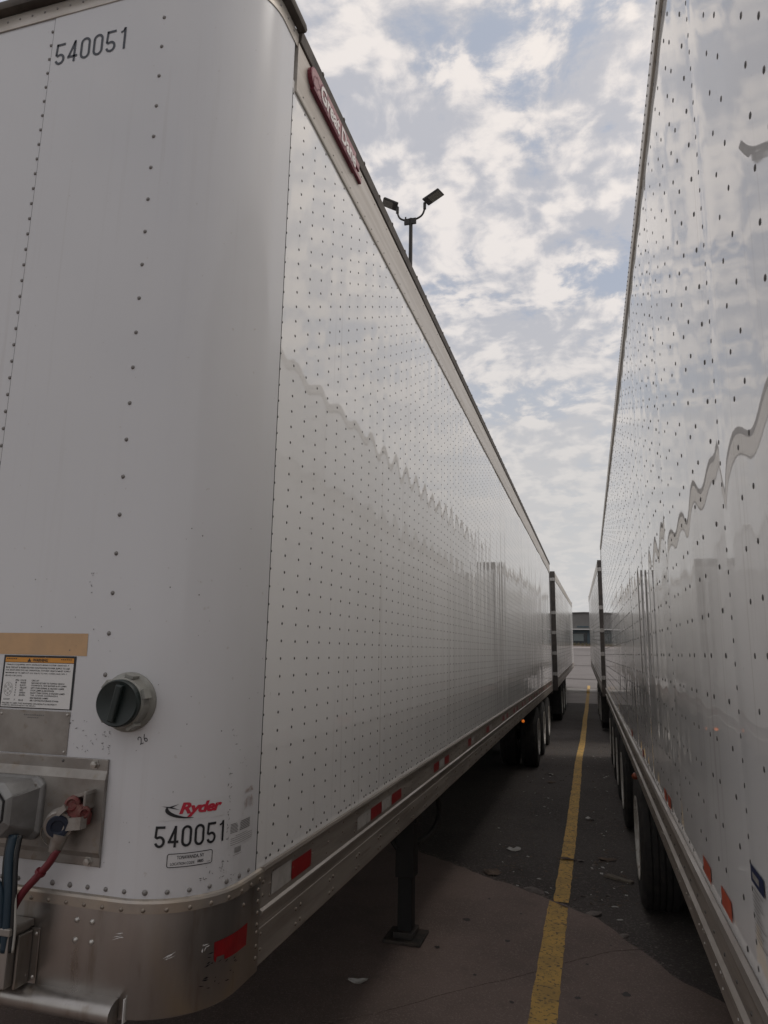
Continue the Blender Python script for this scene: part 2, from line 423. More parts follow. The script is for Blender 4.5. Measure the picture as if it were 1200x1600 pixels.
class MB:
    def __init__(s):
        s.v = []; s.f = []
    def add(s, vs, fs):
        b = len(s.v)
        s.v += [tuple(p) for p in vs]
        s.f += [tuple(i + b for i in f) for f in fs]
        return s
    def box(s, x0, x1, y0, y1, z0, z1):
        return s.add([(x0, y0, z0), (x1, y0, z0), (x1, y1, z0), (x0, y1, z0), (x0, y0, z1), (x1, y0, z1), (x1, y1, z1), (x0, y1, z1)],
                     [(0, 3, 2, 1), (4, 5, 6, 7), (0, 1, 5, 4), (1, 2, 6, 5), (2, 3, 7, 6), (3, 0, 4, 7)])
    def obox(s, c, ax, ay, az):
        """oriented box: centre and three half-axis vectors (right-handed)"""
        c, ax, ay, az = map(Vector, (c, ax, ay, az))
        vs = [c + ax * i + ay * j + az * k for k in (-1, 1) for (i, j) in ((-1, -1), (1, -1), (1, 1), (-1, 1))]
        return s.add(vs, [(0, 3, 2, 1), (4, 5, 6, 7), (0, 1, 5, 4), (1, 2, 6, 5), (2, 3, 7, 6), (3, 0, 4, 7)])
    def extrude(s, prof, y0, y1, closed=True, ny=1):
        """profile of (x, z), counter-clockwise seen from -y; swept along +y"""
        n = len(prof)
        b = []
        for k in range(ny + 1):
            y = y0 + (y1 - y0) * k / ny
            b += [(x, y, z) for x, z in prof]
        fs = []
        for k in range(ny):
            for i in range(n if closed else n - 1):
                j = (i + 1) % n
                fs.append((k * n + i, k * n + j, (k + 1) * n + j, (k + 1) * n + i))
        if closed:
            fs.append(tuple(range(n - 1, -1, -1)))
            fs.append(tuple(ny * n + i for i in range(n)))
        return s.add(b, fs)
    def tube(s, pts, r, n=10, caps=True):
        pts = [Vector(p) for p in pts]
        rr = r if isinstance(r, (list, tuple)) else [r] * len(pts)
        vs = []; prev = None
        for i, p in enumerate(pts):
            d = (pts[min(i + 1, len(pts) - 1)] - pts[max(i - 1, 0)]).normalized()
            if prev is None:
                _, t, u = basis(d)
            else:
                t = (prev - d * prev.dot(d)).normalized(); u = d.cross(t)
            prev = t
            for k in range(n):
                a = 2 * PI * k / n
                vs.append(p + (t * math.cos(a) + u * math.sin(a)) * rr[i])
        fs = []
        for i in range(len(pts) - 1):
            for k in range(n):
                k2 = (k + 1) % n
                fs.append((i * n + k, i * n + k2, (i + 1) * n + k2, (i + 1) * n + k))
        if caps:
            fs.append(tuple(range(n - 1, -1, -1)))
            fs.append(tuple((len(pts) - 1) * n + k for k in range(n)))
        return s.add(vs, fs)
    def lathe(s, prof, axis, centre, n=32):
        """prof (t along axis, radius); outward faces when t increases"""
        a, t, u = basis(axis)
        c = Vector(centre)
        vs = []
        for (h, r) in prof:
            for k in range(n):
                g = 2 * PI * k / n
                vs.append(c + a * h + (t * math.cos(g) + u * math.sin(g)) * r)
        fs = []
        for i in range(len(prof) - 1):
            for k in range(n):
                k2 = (k + 1) % n
                fs.append((i * n + k, i * n + k2, (i + 1) * n + k2, (i + 1) * n + k))
        return s.add(vs, fs)
    def dome(s, p, nrm, r, h, n=8):
        a, t, u = basis(nrm)
        p = Vector(p)
        vs = []
        for (k_r, k_h) in ((1.0, 0.0), (0.72, 0.72)):
            for k in range(n):
                g = 2 * PI * k / n
                vs.append(p + a * h * k_h + (t * math.cos(g) + u * math.sin(g)) * r * k_r)
        vs.append(p + a * h)
        fs = []
        for k in range(n):
            k2 = (k + 1) % n
            fs.append((k, k2, n + k2, n + k)); fs.append((n + k, n + k2, 2 * n))
        return s.add(vs, fs)
    def build(s, name, m, parent=None, smooth=False, mir=1, kind=None, bevel=0.0, auto=None, label=None, loc=None):
        vs, fs = s.v, s.f
        if mir < 0:
            vs = [(-x, y, z) for x, y, z in vs]
            fs = [tuple(reversed(f)) for f in fs]
        me = bpy.data.meshes.new(name)
        me.from_pydata(vs, [], fs)
        me.materials.append(m)
        if smooth:
            me.polygons.foreach_set('use_smooth', [True] * len(me.polygons))
            if auto:
                me.set_sharp_from_angle(angle=R(auto))
        me.update()
        o = bpy.data.objects.new(name, me)
        if loc: o.location = loc
        link(o, parent)
        if bevel:
            bv = o.modifiers.new('bevel', 'BEVEL')
            bv.width = bevel; bv.segments = 2; bv.limit_method = 'ANGLE'; bv.angle_limit = R(40)
        if kind: o['kind'] = kind
        if label: o['label'] = label
        return o

def smooth_path(pts, n=8):
    """Catmull-Rom through points"""
    P_ = [Vector(p) for p in pts]
    P_ = [P_[0] * 2 - P_[1]] + P_ + [P_[-1] * 2 - P_[-2]]
    out = []
    for i in range(1, len(P_) - 2):
        for k in range(n):
            t = k / n
            a, b, c, d = P_[i - 1:i + 3]
            out.append(0.5 * ((2 * b) + (c - a) * t + (2 * a - 5 * b + 4 * c - d) * t * t + (3 * b - a - 3 * c + d) * t ** 3))
    out.append(P_[-2])
    return out

def rnd(i, j=0, seed=0):
    x = math.sin(i * 127.1 + j * 311.7 + seed * 74.7) * 43758.5453
    return x - math.floor(x)
def vnoise(x, y, seed=0):
    i, j = math.floor(x), math.floor(y)
    u, v = x - i, y - j
    u = u * u * u * (u * (u * 6 - 15) + 10); v = v * v * v * (v * (v * 6 - 15) + 10)
    return ((rnd(i, j, seed) * (1 - u) + rnd(i + 1, j, seed) * u) * (1 - v)
            + (rnd(i, j + 1, seed) * (1 - u) + rnd(i + 1, j + 1, seed) * u) * v) * 2 - 1

# text -> list of triangles in 2D, fitted to a box
def text2d(txt, x0, x1, z0, z1, bold=0.0, shear=0.0, space=1.0):
    cu = bpy.data.curves.new('txt', 'FONT')
    cu.body = txt
    cu.offset = bold
    cu.shear = shear
    cu.space_character = space
    cu.resolution_u = 3
    o = bpy.data.objects.new('txt', cu)
    COL.objects.link(o)
    dg = bpy.context.evaluated_depsgraph_get()
    me = bpy.data.meshes.new_from_object(o.evaluated_get(dg))
    vs = [(v.co.x, v.co.y) for v in me.vertices]
    fs = [tuple(p.vertices) for p in me.polygons]
    bpy.data.objects.remove(o, do_unlink=True)
    bpy.data.curves.remove(cu)
    bpy.data.meshes.remove(me)
    ax, bx = min(v[0] for v in vs), max(v[0] for v in vs)
    az, bz = min(v[1] for v in vs), max(v[1] for v in vs)
    vs = [(x0 + (v[0] - ax) / (bx - ax) * (x1 - x0), z0 + (v[1] - az) / (bz - az) * (z1 - z0)) for v in vs]
    return vs, fs
def stroke2d(pts, w):
    n = len(pts)
    L_, R_ = [], []
    for i, p in enumerate(pts):
        a = pts[max(i - 1, 0)]; b = pts[min(i + 1, n - 1)]
        d = Vector((b[0] - a[0], b[1] - a[1])).normalized()
        k = w / 2
        if 0 < i < n - 1:
            d1 = Vector((p[0] - a[0], p[1] - a[1])).normalized()
            k = min(w, k / max(0.5, d.dot(d1)))
        L_.append((p[0] - d.y * k, p[1] + d.x * k)); R_.append((p[0] + d.y * k, p[1] - d.x * k))
    return L_ + R_, [(n + i, n + i + 1, i + 1, i) for i in range(n - 1)]
def arc2(cx, cz, rx, rz, a0, a1, n=14):
    return [(cx + rx * math.cos(R(a0 + (a1 - a0) * k / n)), cz + rz * math.sin(R(a0 + (a1 - a0) * k / n))) for k in range(n + 1)]
def glyph(ch, x, z, w, h, t):
    """condensed grotesque figures as strokes; box w x h, stroke t"""
    a, b_, m = x + t / 2, x + w - t / 2, x + w / 2
    lo, hi = z + t / 2, z + h - t / 2
    if ch == '0':
        r = (b_ - a) / 2
        return [stroke2d(arc2(m, hi - r * 1.1, r, r * 1.1, 180, 0) + arc2(m, lo + r * 1.1, r, r * 1.1, 0, -180) + [(a, hi - r * 1.1), (a, hi - r)], t)]
    if ch == '1':
        return [stroke2d([(m + t * 0.3, z), (m + t * 0.3, z + h)], t), stroke2d([(m - w * 0.34, z + h * 0.80), (m - w * 0.05, z + h * 0.86), (m + t * 0.2, z + h * 0.985)], t * 0.8)]
    if ch == '4':
        return [stroke2d([(b_ - t * 0.9, z), (b_ - t * 0.9, z + h)], t), stroke2d([(b_ - t * 0.9, hi), (a + t * 0.1, z + h * 0.28)], t * 0.95), stroke2d([(x, z + h * 0.26), (x + w, z + h * 0.26)], t)]
    if ch == '5':
        r = (b_ - a) / 2
        return [stroke2d([(x + w * 0.10, hi), (x + w * 0.96, hi)], t), stroke2d([(x + w * 0.17, z + h), (x + w * 0.10, z + h * 0.47)], t * 0.95),
                stroke2d([(x + w * 0.08, z + h * 0.50)] + arc2(m - w * 0.01, lo + r * 1.12, r, r * 1.12, 125, -165, 20), t)]
    return []
def number2d(txt, x0, x1, z0, z1, t, gap=0.16):
    n = len(txt)
    p = (x1 - x0) / (n - gap)
    out = []
    for i, ch in enumerate(txt):
        out += glyph(ch, x0 + i * p, z0, p * (1 - gap), z1 - z0, t)
    return join2d(*out)
def poly2d(pts):
    return list(pts), [tuple(range(len(pts)))]
def join2d(*ps):
    V, F = [], []
    for vs, fs in ps:
        b = len(V)
        V += vs; F += [tuple(i + b for i in f) for f in fs]
    return V, F
def rect2d(x0, x1, z0, z1):
    return poly2d([(x0, z0), (x1, z0), (x1, z1), (x0, z1)])
def decal(name, shape, fn, m, parent, step=0.012, kind=None, label=None, off=None):
    """2-D shape (u to the reader's right, v up) cut into strips and laid on a surface: fn(u, v) -> point"""
    vs, fs = shape
    bm = bmesh.new()
    bv = [bm.verts.new((x, z, 0)) for x, z in vs]
    for f in fs:
        try: bm.faces.new([bv[i] for i in f])
        except ValueError: pass
    if step:
        a = min(v[0] for v in vs); b = max(v[0] for v in vs)
        x = a + step
        while x < b:
            g = list(bm.verts) + list(bm.edges) + list(bm.faces)
            bmesh.ops.bisect_plane(bm, geom=g, plane_co=(x, 0, 0), plane_no=(1, 0, 0))
            x += step
    bmesh.ops.triangulate(bm, faces=list(bm.faces))
    for f in bm.faces:
        f.normal_update()
        if f.normal.z < 0: f.normal_flip()
    for v in bm.verts:
        v.co = Vector(fn(v.co.x, v.co.y))
    me = bpy.data.meshes.new(name)
    bm.to_mesh(me); bm.free()
    me.materials.append(m)
    o = bpy.data.objects.new(name, me)
    link(o, parent)
    if kind: o['kind'] = kind
    if label: o['label'] = label
    return o

# ------------------------------------------------------------------ the ground
def gz(y):
    if y < 17: return 0.0
    if y < 34:
        t = (y - 17) / 17
        return 0.36 * t * t
    if y < 136: return 0.36 + (y - 34) * 0.0318
    return 0.36 + 102 * 0.0318
def strip(name, x0, x1, ys, dz, m, kind='structure', parent=None, thick=0.0, nx=1):
    b = MB()
    for y in ys:
        for i in range(nx + 1):
            b.v.append((x0 + (x1 - x0) * i / nx, y, gz(y) + dz))
    w = nx + 1
    for k in range(len(ys) - 1):
        for i in range(nx):
            b.f.append((k * w + i, k * w + i + 1, (k + 1) * w + i + 1, (k + 1) * w + i))
    return b.build(name, m, parent, kind=kind, smooth=True)
def frange(a, b, st):
    n = max(1, round((b - a) / st))
    return [a + (b - a) * i / n for i in range(n + 1)]
strip('ground', -900, 900, [-700, -40, 17] + frange(18, 34, 2) + [60, 90, 120, 136, 1500], 0.0, ROAD)
strip('parking_lot', -60, 60, [-40, 17] + frange(18, 28.0, 1), 0.004, ASPH)
strip('concrete_apron', -60, 60, frange(28.0, 32.3, 0.9), 0.006, APRON)
kb = MB()
ky0, ky1 = 32.3, 33.3
kb.add([(-60, ky0, gz(ky0)), (60, ky0, gz(ky0)), (60, ky0 + 0.03, gz(ky0) + 0.10), (-60, ky0 + 0.03, gz(ky0) + 0.10),
        (60, ky1, gz(ky1) + 0.10), (-60, ky1, gz(ky1) + 0.10), (60, ky1 + 0.02, gz(ky1) - 0.02), (-60, ky1 + 0.02, gz(ky1) - 0.02)],
       [(0, 1, 2, 3), (3, 2, 4, 5), (5, 4, 6, 7)])
kb.build('kerb', KERBM, kind='structure')

for (ya, yb, nm, m_) in ((41.0, 41.5, 'road_joint', ASPH), (56.0, 56.8, 'road_joint', ASPH), (78.0, 79.2, 'road_joint', ASPH), (99.0, 100.6, 'road_joint', ASPH), (112.0, 116.0, 'pavement', APRON), (121.0, 128.5, 'verge', LEAF)):
    strip(nm, -60, 60, [ya, yb], 0.012, m_)

# concrete slabs broken off in a ragged edge, with a joint between the two
edge = [(-8.0, 9.6), (-5.0, 8.9), (-3.2, 8.2), (-2.4, 7.75), (-1.8, 7.31), (-1.36, 7.01), (-1.05, 6.72), (-0.72, 6.51), (-0.55, 6.36),
        (-0.38, 6.24), (-0.24, 6.11), (-0.12, 6.03), (-0.03, 5.96), (0.09, 5.74), (0.16, 5.58), (0.23, 5.47), (0.40, 5.11), (0.9, 4.5), (1.6, 3.9), (3.2, 3.0), (5.0, 2.2)]
joint = [(-8.0, 1.2), (-3.0, 2.75), (-1.18, 4.10), (-0.86, 4.45), (-0.53, 4.76), (-0.39, 4.90), (-0.25, 5.06), (0.07, 5.37), (0.24, 5.455)]
def interp(pts, x):
    for i in range(len(pts) - 1):
        if pts[i][0] <= x <= pts[i + 1][0]:
            t = (x - pts[i][0]) / (pts[i + 1][0] - pts[i][0])
            return pts[i][1] * (1 - t) + pts[i + 1][1] * t
    return pts[-1][1]
def yE(x): return interp(edge, x) + 0.022 * vnoise(x * 7, 0.3, 3) + 0.014 * vnoise(x * 23, 0.7, 4) + 0.007 * vnoise(x * 60, 0.7, 5)
def yJ(x): return interp(joint, x) + 0.010 * vnoise(x * 9, 0.3, 8) + 0.005 * vnoise(x * 30, 0.1, 9)
XS = frange(-8, -2.6, 0.3)[:-1] + frange(-2.6, 0.8, 0.02)[:-1] + frange(0.8, 5.0, 0.3)
def slab_strip(name, cols, z1, m):
    b = MB()
    for (x, ya, yb) in cols:
        yc = [ya, yb]
        b.v += [(x, ya, -0.01), (x, ya, z1), (x, yb, z1), (x, yb, -0.01)]
    for i in range(len(cols) - 1):
        p, q = 4 * i, 4 * i + 4
        b.f += [(p, q, q + 1, p + 1), (p + 1, q + 1, q + 2, p + 2), (p + 2, q + 2, q + 3, p + 3)]
    return tag(b.build(name, m), kind='structure')
slab_strip('concrete_slab', [(x, yJ(x) + 0.0022, yE(x)) for x in XS if x < 0.24 and yE(x) > yJ(x) + 0.004], 0.026, CONC)
slab_strip('concrete_slab', [(x, -6.0, min(yJ(x) - 0.0022, yE(x)) if x < 0.24 else yE(x)) for x in XS], 0.0245, CONC)

# yellow bay line: one length on the asphalt, one on the slab
def yline(name, cx, w, ys, z, seed):
    b = MB()
    for y in ys:
        c = cx(y)
        e1 = 0.004 * vnoise(y * 14, 0, seed) + 0.003 * vnoise(y * 47, 1, seed)
        e2 = 0.004 * vnoise(y * 14, 5, seed) + 0.003 * vnoise(y * 47, 6, seed)
        b.v += [(c - w / 2 + e1, y, z(y)), (c + w / 2 + e2, y, z(y))]
    for k in range(len(ys) - 1):
        b.f.append((2 * k, 2 * k + 1, 2 * k + 3, 2 * k + 2))
    return b.build(name, YELLOW, kind='structure')
yline('parking_line', lambda y: -0.30 + 0.012 * vnoise(y * 0.35, 2, 4) + max(0, y - 14) * 0.0042, 0.122, frange(6.27, 36.5, 0.08), lambda y: gz(y) + (0.010 if y < 32.32 else 0.108 if y < 33.3 else 0.006), 1)
def line2():
    b = MB()
    ys = frange(-2.0, 6.15, 0.05)
    for y in ys:
        c = -0.322 if y > 3 else -0.322
        e1 = 0.004 * vnoise(y * 14, 0, 9); e2 = 0.004 * vnoise(y * 14, 5, 9)
        ya = y - 0.0; yb = y
        if y > 6.0: ya, yb = min(y, 6.20), min(y, 6.10)
        b.v += [(c - 0.075 + e1, ya + (0.07 if y > 6.1 else 0), 0.0285), (c + 0.075 + e2, yb - (0.02 if y > 6.1 else 0), 0.0285)]
    for k in range(len(ys) - 1):
        b.f.append((2 * k, 2 * k + 1, 2 * k + 3, 2 * k + 2))
    b.build('parking_line', YELLOW, kind='structure')
line2()

# ------------------------------------------------------------------ semi-trailers
# local frame: visible side in the plane x = 0 (box towards -x), nose plane y = 0, ground z = 0
LEN, WID = 16.15, 2.60
RC = 0.215                       # nose corner radius
SEAM = 0.305                     # y where the nose wrap meets the side panel
SS = SEAM - RC                   # straight side length of the wrap
ARC = RC * PI / 2
FRONT = WID - 2 * RC
STOT = 2 * SS + 2 * ARC + FRONT
def nose(s, z, off=0.0):
    """s runs from the side seam round the corner and across the front"""
    if s < SS: return (off, SEAM - s, z)
    s2 = s - SS
    if s2 < ARC:
        th = PI / 2 - s2 / RC
        return (-RC + (RC + off) * math.sin(th), RC - (RC + off) * math.cos(th), z)
    s3 = s2 - ARC
    if s3 < FRONT: return (-RC - s3, -off, z)
    s4 = s3 - FRONT
    if s4 < ARC:
        th = s4 / RC
        return (-(WID - RC) - (RC + off) * math.sin(th), RC - (RC + off) * math.cos(th), z)
    return (-WID - off, RC + (s4 - ARC), z)
def nose_n(s):
    a = Vector(nose(s, 0, 0.0)); b = Vector(nose(s, 0, 1.0))
    return (b - a).normalized()
def s_steps(a, b):
    brk = [SS, SS + ARC, SS + ARC + FRONT, SS + 2 * ARC + FRONT]
    pts = {a, b}
    for k in brk:
        if a < k < b: pts.add(k)
    for base in (SS, SS + ARC + FRONT):
        for i in range(1, 20):
            k = base + ARC * i / 20
            if a < k < b: pts.add(k)
    k = a
    while k < b:
        if all(abs(k - q) > 0.02 for q in pts): pts.add(k)
        k += 0.06
    return sorted(pts)
def wrap(name, s0, s1, prof, m, parent, mir=1, smooth=True, auto=40, hf=None, kind=None, label=None):
    """sweep a profile of (offset, z) round the nose"""
    ss = s_steps(s0, s1)
    b = MB()
    n = len(prof)
    for s in ss:
        for (o, z) in prof:
            b.v.append(nose(s, z, o + (hf(s, z) if hf else 0.0)))
    for i in range(len(ss) - 1):
        for k in range(n - 1):
            b.f.append((i * n + k, i * n + k + 1, (i + 1) * n + k + 1, (i + 1) * n + k))
    return b.build(name, m, parent, smooth=smooth, mir=mir, auto=auto, kind=kind, label=label)

_wheel_cache = {}
def wheel_mesh():
    if 'tyre' in _wheel_cache: return _wheel_cache
    t = MB()
    prof = [(-0.135, 0.30), (-0.140, 0.36), (-0.142, 0.43), (-0.132, 0.480), (-0.112, 0.502)]
    for gx in (-0.068, -0.022, 0.022, 0.068):
        prof += [(gx - 0.006, 0.507), (gx - 0.005, 0.494), (gx + 0.005, 0.494), (gx + 0.006, 0.507)]
    prof += [(0.112, 0.502), (0.132, 0.480), (0.142, 0.43), (0.140, 0.36), (0.135, 0.30)]
    t.lathe(prof, (1, 0, 0), (0, 0, 0), 40)
    o = t.build('w', RUBBER, None, smooth=True, auto=35)
    _wheel_cache['tyre'] = o.data
    bpy.data.objects.remove(o, do_unlink=True)
    r = MB()
    # rim flange, dish, hand holes suggested by studs ring, hub face
    r.lathe([(-0.135, 0.295), (0.128, 0.295), (0.142, 0.312), (0.146, 0.304), (0.140, 0.288), (0.10, 0.272), (0.045, 0.25), (0.03, 0.21), (0.05, 0.16), (0.055, 0.11), (0.055, 0.0)], (1, 0, 0), (0, 0, 0), 36)
    o = r.build('w', RIM, None, smooth=True, auto=40)
    _wheel_cache['rim'] = o.data
    bpy.data.objects.remove(o, do_unlink=True)
    h = MB()
    h.lathe([(0.05, 0.105), (0.11, 0.10), (0.125, 0.085), (0.13, 0.0)], (1, 0, 0), (0, 0, 0), 20)
    for k in range(10):
        a = 2 * PI * k / 10
        c = Vector((0.05, 0.142 * math.cos(a), 0.142 * math.sin(a)))
        h.lathe([(0, 0.016), (0.03, 0.016), (0.034, 0.0)], (1, 0, 0), c, 6)
    o = h.build('w', HUB, None, smooth=True, auto=35)
    _wheel_cache['hub'] = o.data
    bpy.data.objects.remove(o, do_unlink=True)
    return _wheel_cache
def put_wheel(root, x, y, z, face):
    wm = wheel_mesh()
    w = bpy.data.objects.new('wheel', wm['tyre'])
    w.location = (x, y, z)
    w.rotation_euler = (rnd(int(y * 97), int(x * 31)) * 6.28, 0, 0 if face > 0 else PI)
    link(w, root)
    for nm in ('rim', 'hub'):
        q = bpy.data.objects.new(nm, wm[nm])
        link(q, w)

BOTTOM_A = [(-0.03, 1.30), (0.004, 1.328), (0.015, 1.329), (0.017, 1.320), (0.006, 1.311), (0.006, 1.217), (0.014, 1.212), (0.014, 1.205), (0.006, 1.199), (0.006, 1.181), (0.0048, 1.179), (0.0048, 1.167), (0.0062, 1.165), (0.0062, 1.074), (0.002, 1.068), (-0.05, 1.068), (-0.05, 1.30)]
BOTTOM_B = [(-0.03, 1.27), (0.004, 1.296), (0.016, 1.294), (0.022, 1.280), (0.018, 1.268), (0.006, 1.262), (0.006, 1.180), (0.018, 1.173), (0.018, 1.165), (0.006, 1.157), (0.006, 1.078), (0.001, 1.071), (-0.05, 1.071), (-0.05, 1.27)]
TOP_A = [(-0.02, 3.862), (0.007, 3.862), (0.009, 3.867), (0.009, 4.060), (0.004, 4.066), (-0.02, 4.066)]
TOP_B = [(-0.02, 4.030), (0.010, 4.030), (0.013, 4.036), (0.013, 4.098), (0.006, 4.106), (-0.02, 4.106)]

def side_sheet(name, m, root, y0, y1, z0, z1, hf, mir, ystep=0.018, nz=26, xo=0.0):
    ys = frange(y0, y1, ystep)
    zs = frange(z0, z1, (z1 - z0) / nz)
    b = MB()
    for y in ys:
        for z in zs:
            b.v.append((xo + hf(y, z), y, z))
    n = len(zs)
    for i in range(len(ys) - 1):
        for k in range(n - 1):
            b.f.append((i * n + k, (i + 1) * n + k, (i + 1) * n + k + 1, i * n + k + 1))
    return b.build(name, m, root, smooth=True, mir=mir)

def trailer_base(root, mir, bottom, top, axles, white, landing_y, topz=4.066, rear_dark=True, seed=0):
    """everything that all four trailers share"""
    # hidden side, roof, floor, rear
    b = MB(); b.add([(-WID, SEAM, 1.07), (-WID, LEN - 0.02, 1.07), (-WID, LEN - 0.02, 4.07), (-WID, SEAM, 4.07)], [(3, 2, 1, 0)])
    b.build('far_side_panel', white, root, mir=mir)
    b = MB(); b.box(-WID + 0.01, -0.01, 0.22, LEN - 0.01, topz + 0.005, topz + 0.03)
    b.build('roof', DOORW, root, mir=mir)
    b = MB(); b.box(-WID + 0.03, -0.055, 0.25, LEN - 0.06, 1.20, 1.26)
    b.build('floor', UNDER, root, mir=mir)
    b = MB()
    y = 0.6
    while y < LEN - 0.3:
        b.box(-WID + 0.04, -0.06, y, y + 0.05, 1.075, 1.198)
        y += 0.305
    b.build('crossmembers', UNDER, root, mir=mir, kind='stuff')
    # bottom and top rails
    b = MB(); b.extrude(bottom, 0.338, LEN - 0.02)
    b.build('bottom_rail', ALU, root, mir=mir, smooth=True, auto=25)
    b = MB(); b.extrude([(-WID - x, z) for x, z in reversed(bottom)], 0.338, LEN - 0.02)
    b.build('bottom_rail', ALU, root, mir=mir)
    b = MB(); b.extrude(top, 0.322, LEN - 0.02)
    b.build('top_rail', ALUT, root, mir=mir)
    # rear frame, doors, hinges
    for xs in ((-0.11, 0.004), (-WID - 0.004, -WID + 0.11)):
        b = MB(); b.box(xs[0], xs[1], LEN - 0.018, LEN + 0.06, 1.00, topz + 0.03)
        b.build('corner_post', FRAMED, root, mir=mir, bevel=0.006)
    b = MB(); b.box(-WID + 0.11, -0.11, LEN - 0.018, LEN + 0.055, topz - 0.14, topz + 0.028)
    b.build('rear_header', FRAMED, root, mir=mir, bevel=0.005)
    b = MB(); b.box(-WID + 0.11, -0.11, LEN - 0.018, LEN + 0.055, 1.00, 1.20)
    b.build('rear_sill', FRAMED, root, mir=mir, bevel=0.005)
    mid = -WID / 2
    for xs, hx in (((mid + 0.005, -0.118), -0.06), ((-WID + 0.118, mid - 0.005), -WID + 0.06)):
        b = MB(); b.box(xs[0], xs[1], LEN - 0.01, LEN + 0.035, 1.21, topz - 0.15)
        d = b.build('door', DOORW, root, mir=mir, bevel=0.004)
        for fx in (0.33, 0.70):
            b = MB(); x = xs[0] + (xs[1] - xs[0]) * fx
            b.tube([(x, LEN + 0.062, 1.10), (x, LEN + 0.062, topz - 0.05)], 0.014, 8)
            b.build('lock_rod', HINGE, d, mir=mir, smooth=True, auto=40)
        for z in (1.42, 1.95, 2.48, 3.00, 3.88):
            b = MB(); b.box(hx - 0.075, hx + 0.066, LEN + 0.061, LEN + 0.078, z - 0.04, z + 0.04)
            b.tube([(hx + 0.02, LEN + 0.08, z - 0.045), (hx + 0.02, LEN + 0.08, z + 0.045)], 0.016, 8)
            b.build('hinge', HINGE, d, mir=mir)
    for x in (-0.30, -0.42, -WID + 0.30, -WID + 0.42):
        b = MB(); b.lathe([(0.0, 0.05), (0.02, 0.048), (0.026, 0.0)], (0, 1, 0), (x, LEN + 0.055, 1.10), 16)
        b.build('tail_light', REDLENS, root, mir=mir, smooth=True, auto=40)
    # rear impact guard
    b = MB(); b.box(-WID + 0.18, -0.18, LEN - 0.04, LEN + 0.05, 0.48, 0.58)
    for x in (-0.62, -WID + 0.62):
        b.box(x - 0.05, x + 0.05, LEN - 0.035, LEN + 0.045, 0.58, 1.0)
    b.build('impact_guard', BLACKS, root, mir=mir)
    # bogie: sliding rails, axles, wheels, mud flaps
    a0, a1 = min(axles), max(axles)
    for x in (-0.80, -WID + 0.80):
        b = MB(); b.box(x - 0.05, x + 0.05, a0 - 0.9, min(a1 + 0.9, LEN - 0.1), 0.84, 1.07)
        b.build('bogie_rail', BLACKS, root, mir=mir)
    for ay in axles:
        b = MB(); b.tube([(-0.35 * 1, ay, 0.505), (-WID + 0.35, ay, 0.505)], 0.065, 10)
        for x in (-0.80, -WID + 0.80):
            b.box(x - 0.045, x + 0.045, ay - 0.42, ay + 0.42, 0.60, 0.68)
            b.box(x - 0.05, x + 0.05, ay + 0.30, ay + 0.40, 0.60, 0.86)
        b.build('axle', BLACKS, root, mir=mir)
        for (x, face) in ((-0.155, 1), (-0.505, -1), (-WID + 0.505, 1), (-WID + 0.155, -1)):
            put_wheel(root, mir * x, ay, 0.507, face * mir)
    for xs in ((-0.66, -0.02), (-WID + 0.02, -WID + 0.66)):
        b = MB(); b.box(xs[0], xs[1], a1 + 0.60, a1 + 0.606, 0.22, 1.07)
        b.build('mud_flap', RUBBER, root, mir=mir)
    # landing gear
    for x in (-0.35, -WID + 0.35):
        b = MB(); b.box(x - 0.065, x + 0.065, landing_y - 0.065, landing_y + 0.065, 0.42, 1.08)
        b.box(x - 0.05, x + 0.05, landing_y - 0.05, landing_y + 0.05, 0.07, 0.42)
        b.tube([(x, landing_y + 0.06, 0.55), (x, landing_y + 0.62, 1.06)], 0.022, 8)
        b.box(x - 0.085, x + 0.085, landing_y - 0.085, landing_y + 0.085, 0.78, 0.95)
        b.tube([(x - 0.05, landing_y - 0.06, 0.60), (x - 0.42, landing_y - 0.06, 1.06)], 0.018, 8)
        lg = b.build('landing_leg', BLACKS, root, mir=mir, bevel=0.006)
        b = MB(); b.box(x - 0.13, x + 0.13, landing_y - 0.13, landing_y + 0.13, 0.028, 0.05)
        b.box(x - 0.07, x + 0.07, landing_y - 0.09, landing_y + 0.09, 0.05, 0.09)
        b.build('sand_shoe', PAD, lg, mir=mir, bevel=0.005)
    b = MB(); b.tube([(-0.35, landing_y, 0.80), (-WID + 0.35, landing_y, 0.80)], 0.025, 8)
    b.tube([(-0.35, landing_y, 1.0), (-WID / 2, landing_y, 0.52)], 0.02, 8)
    b.build('cross_brace', BLACKS, root, mir=mir)

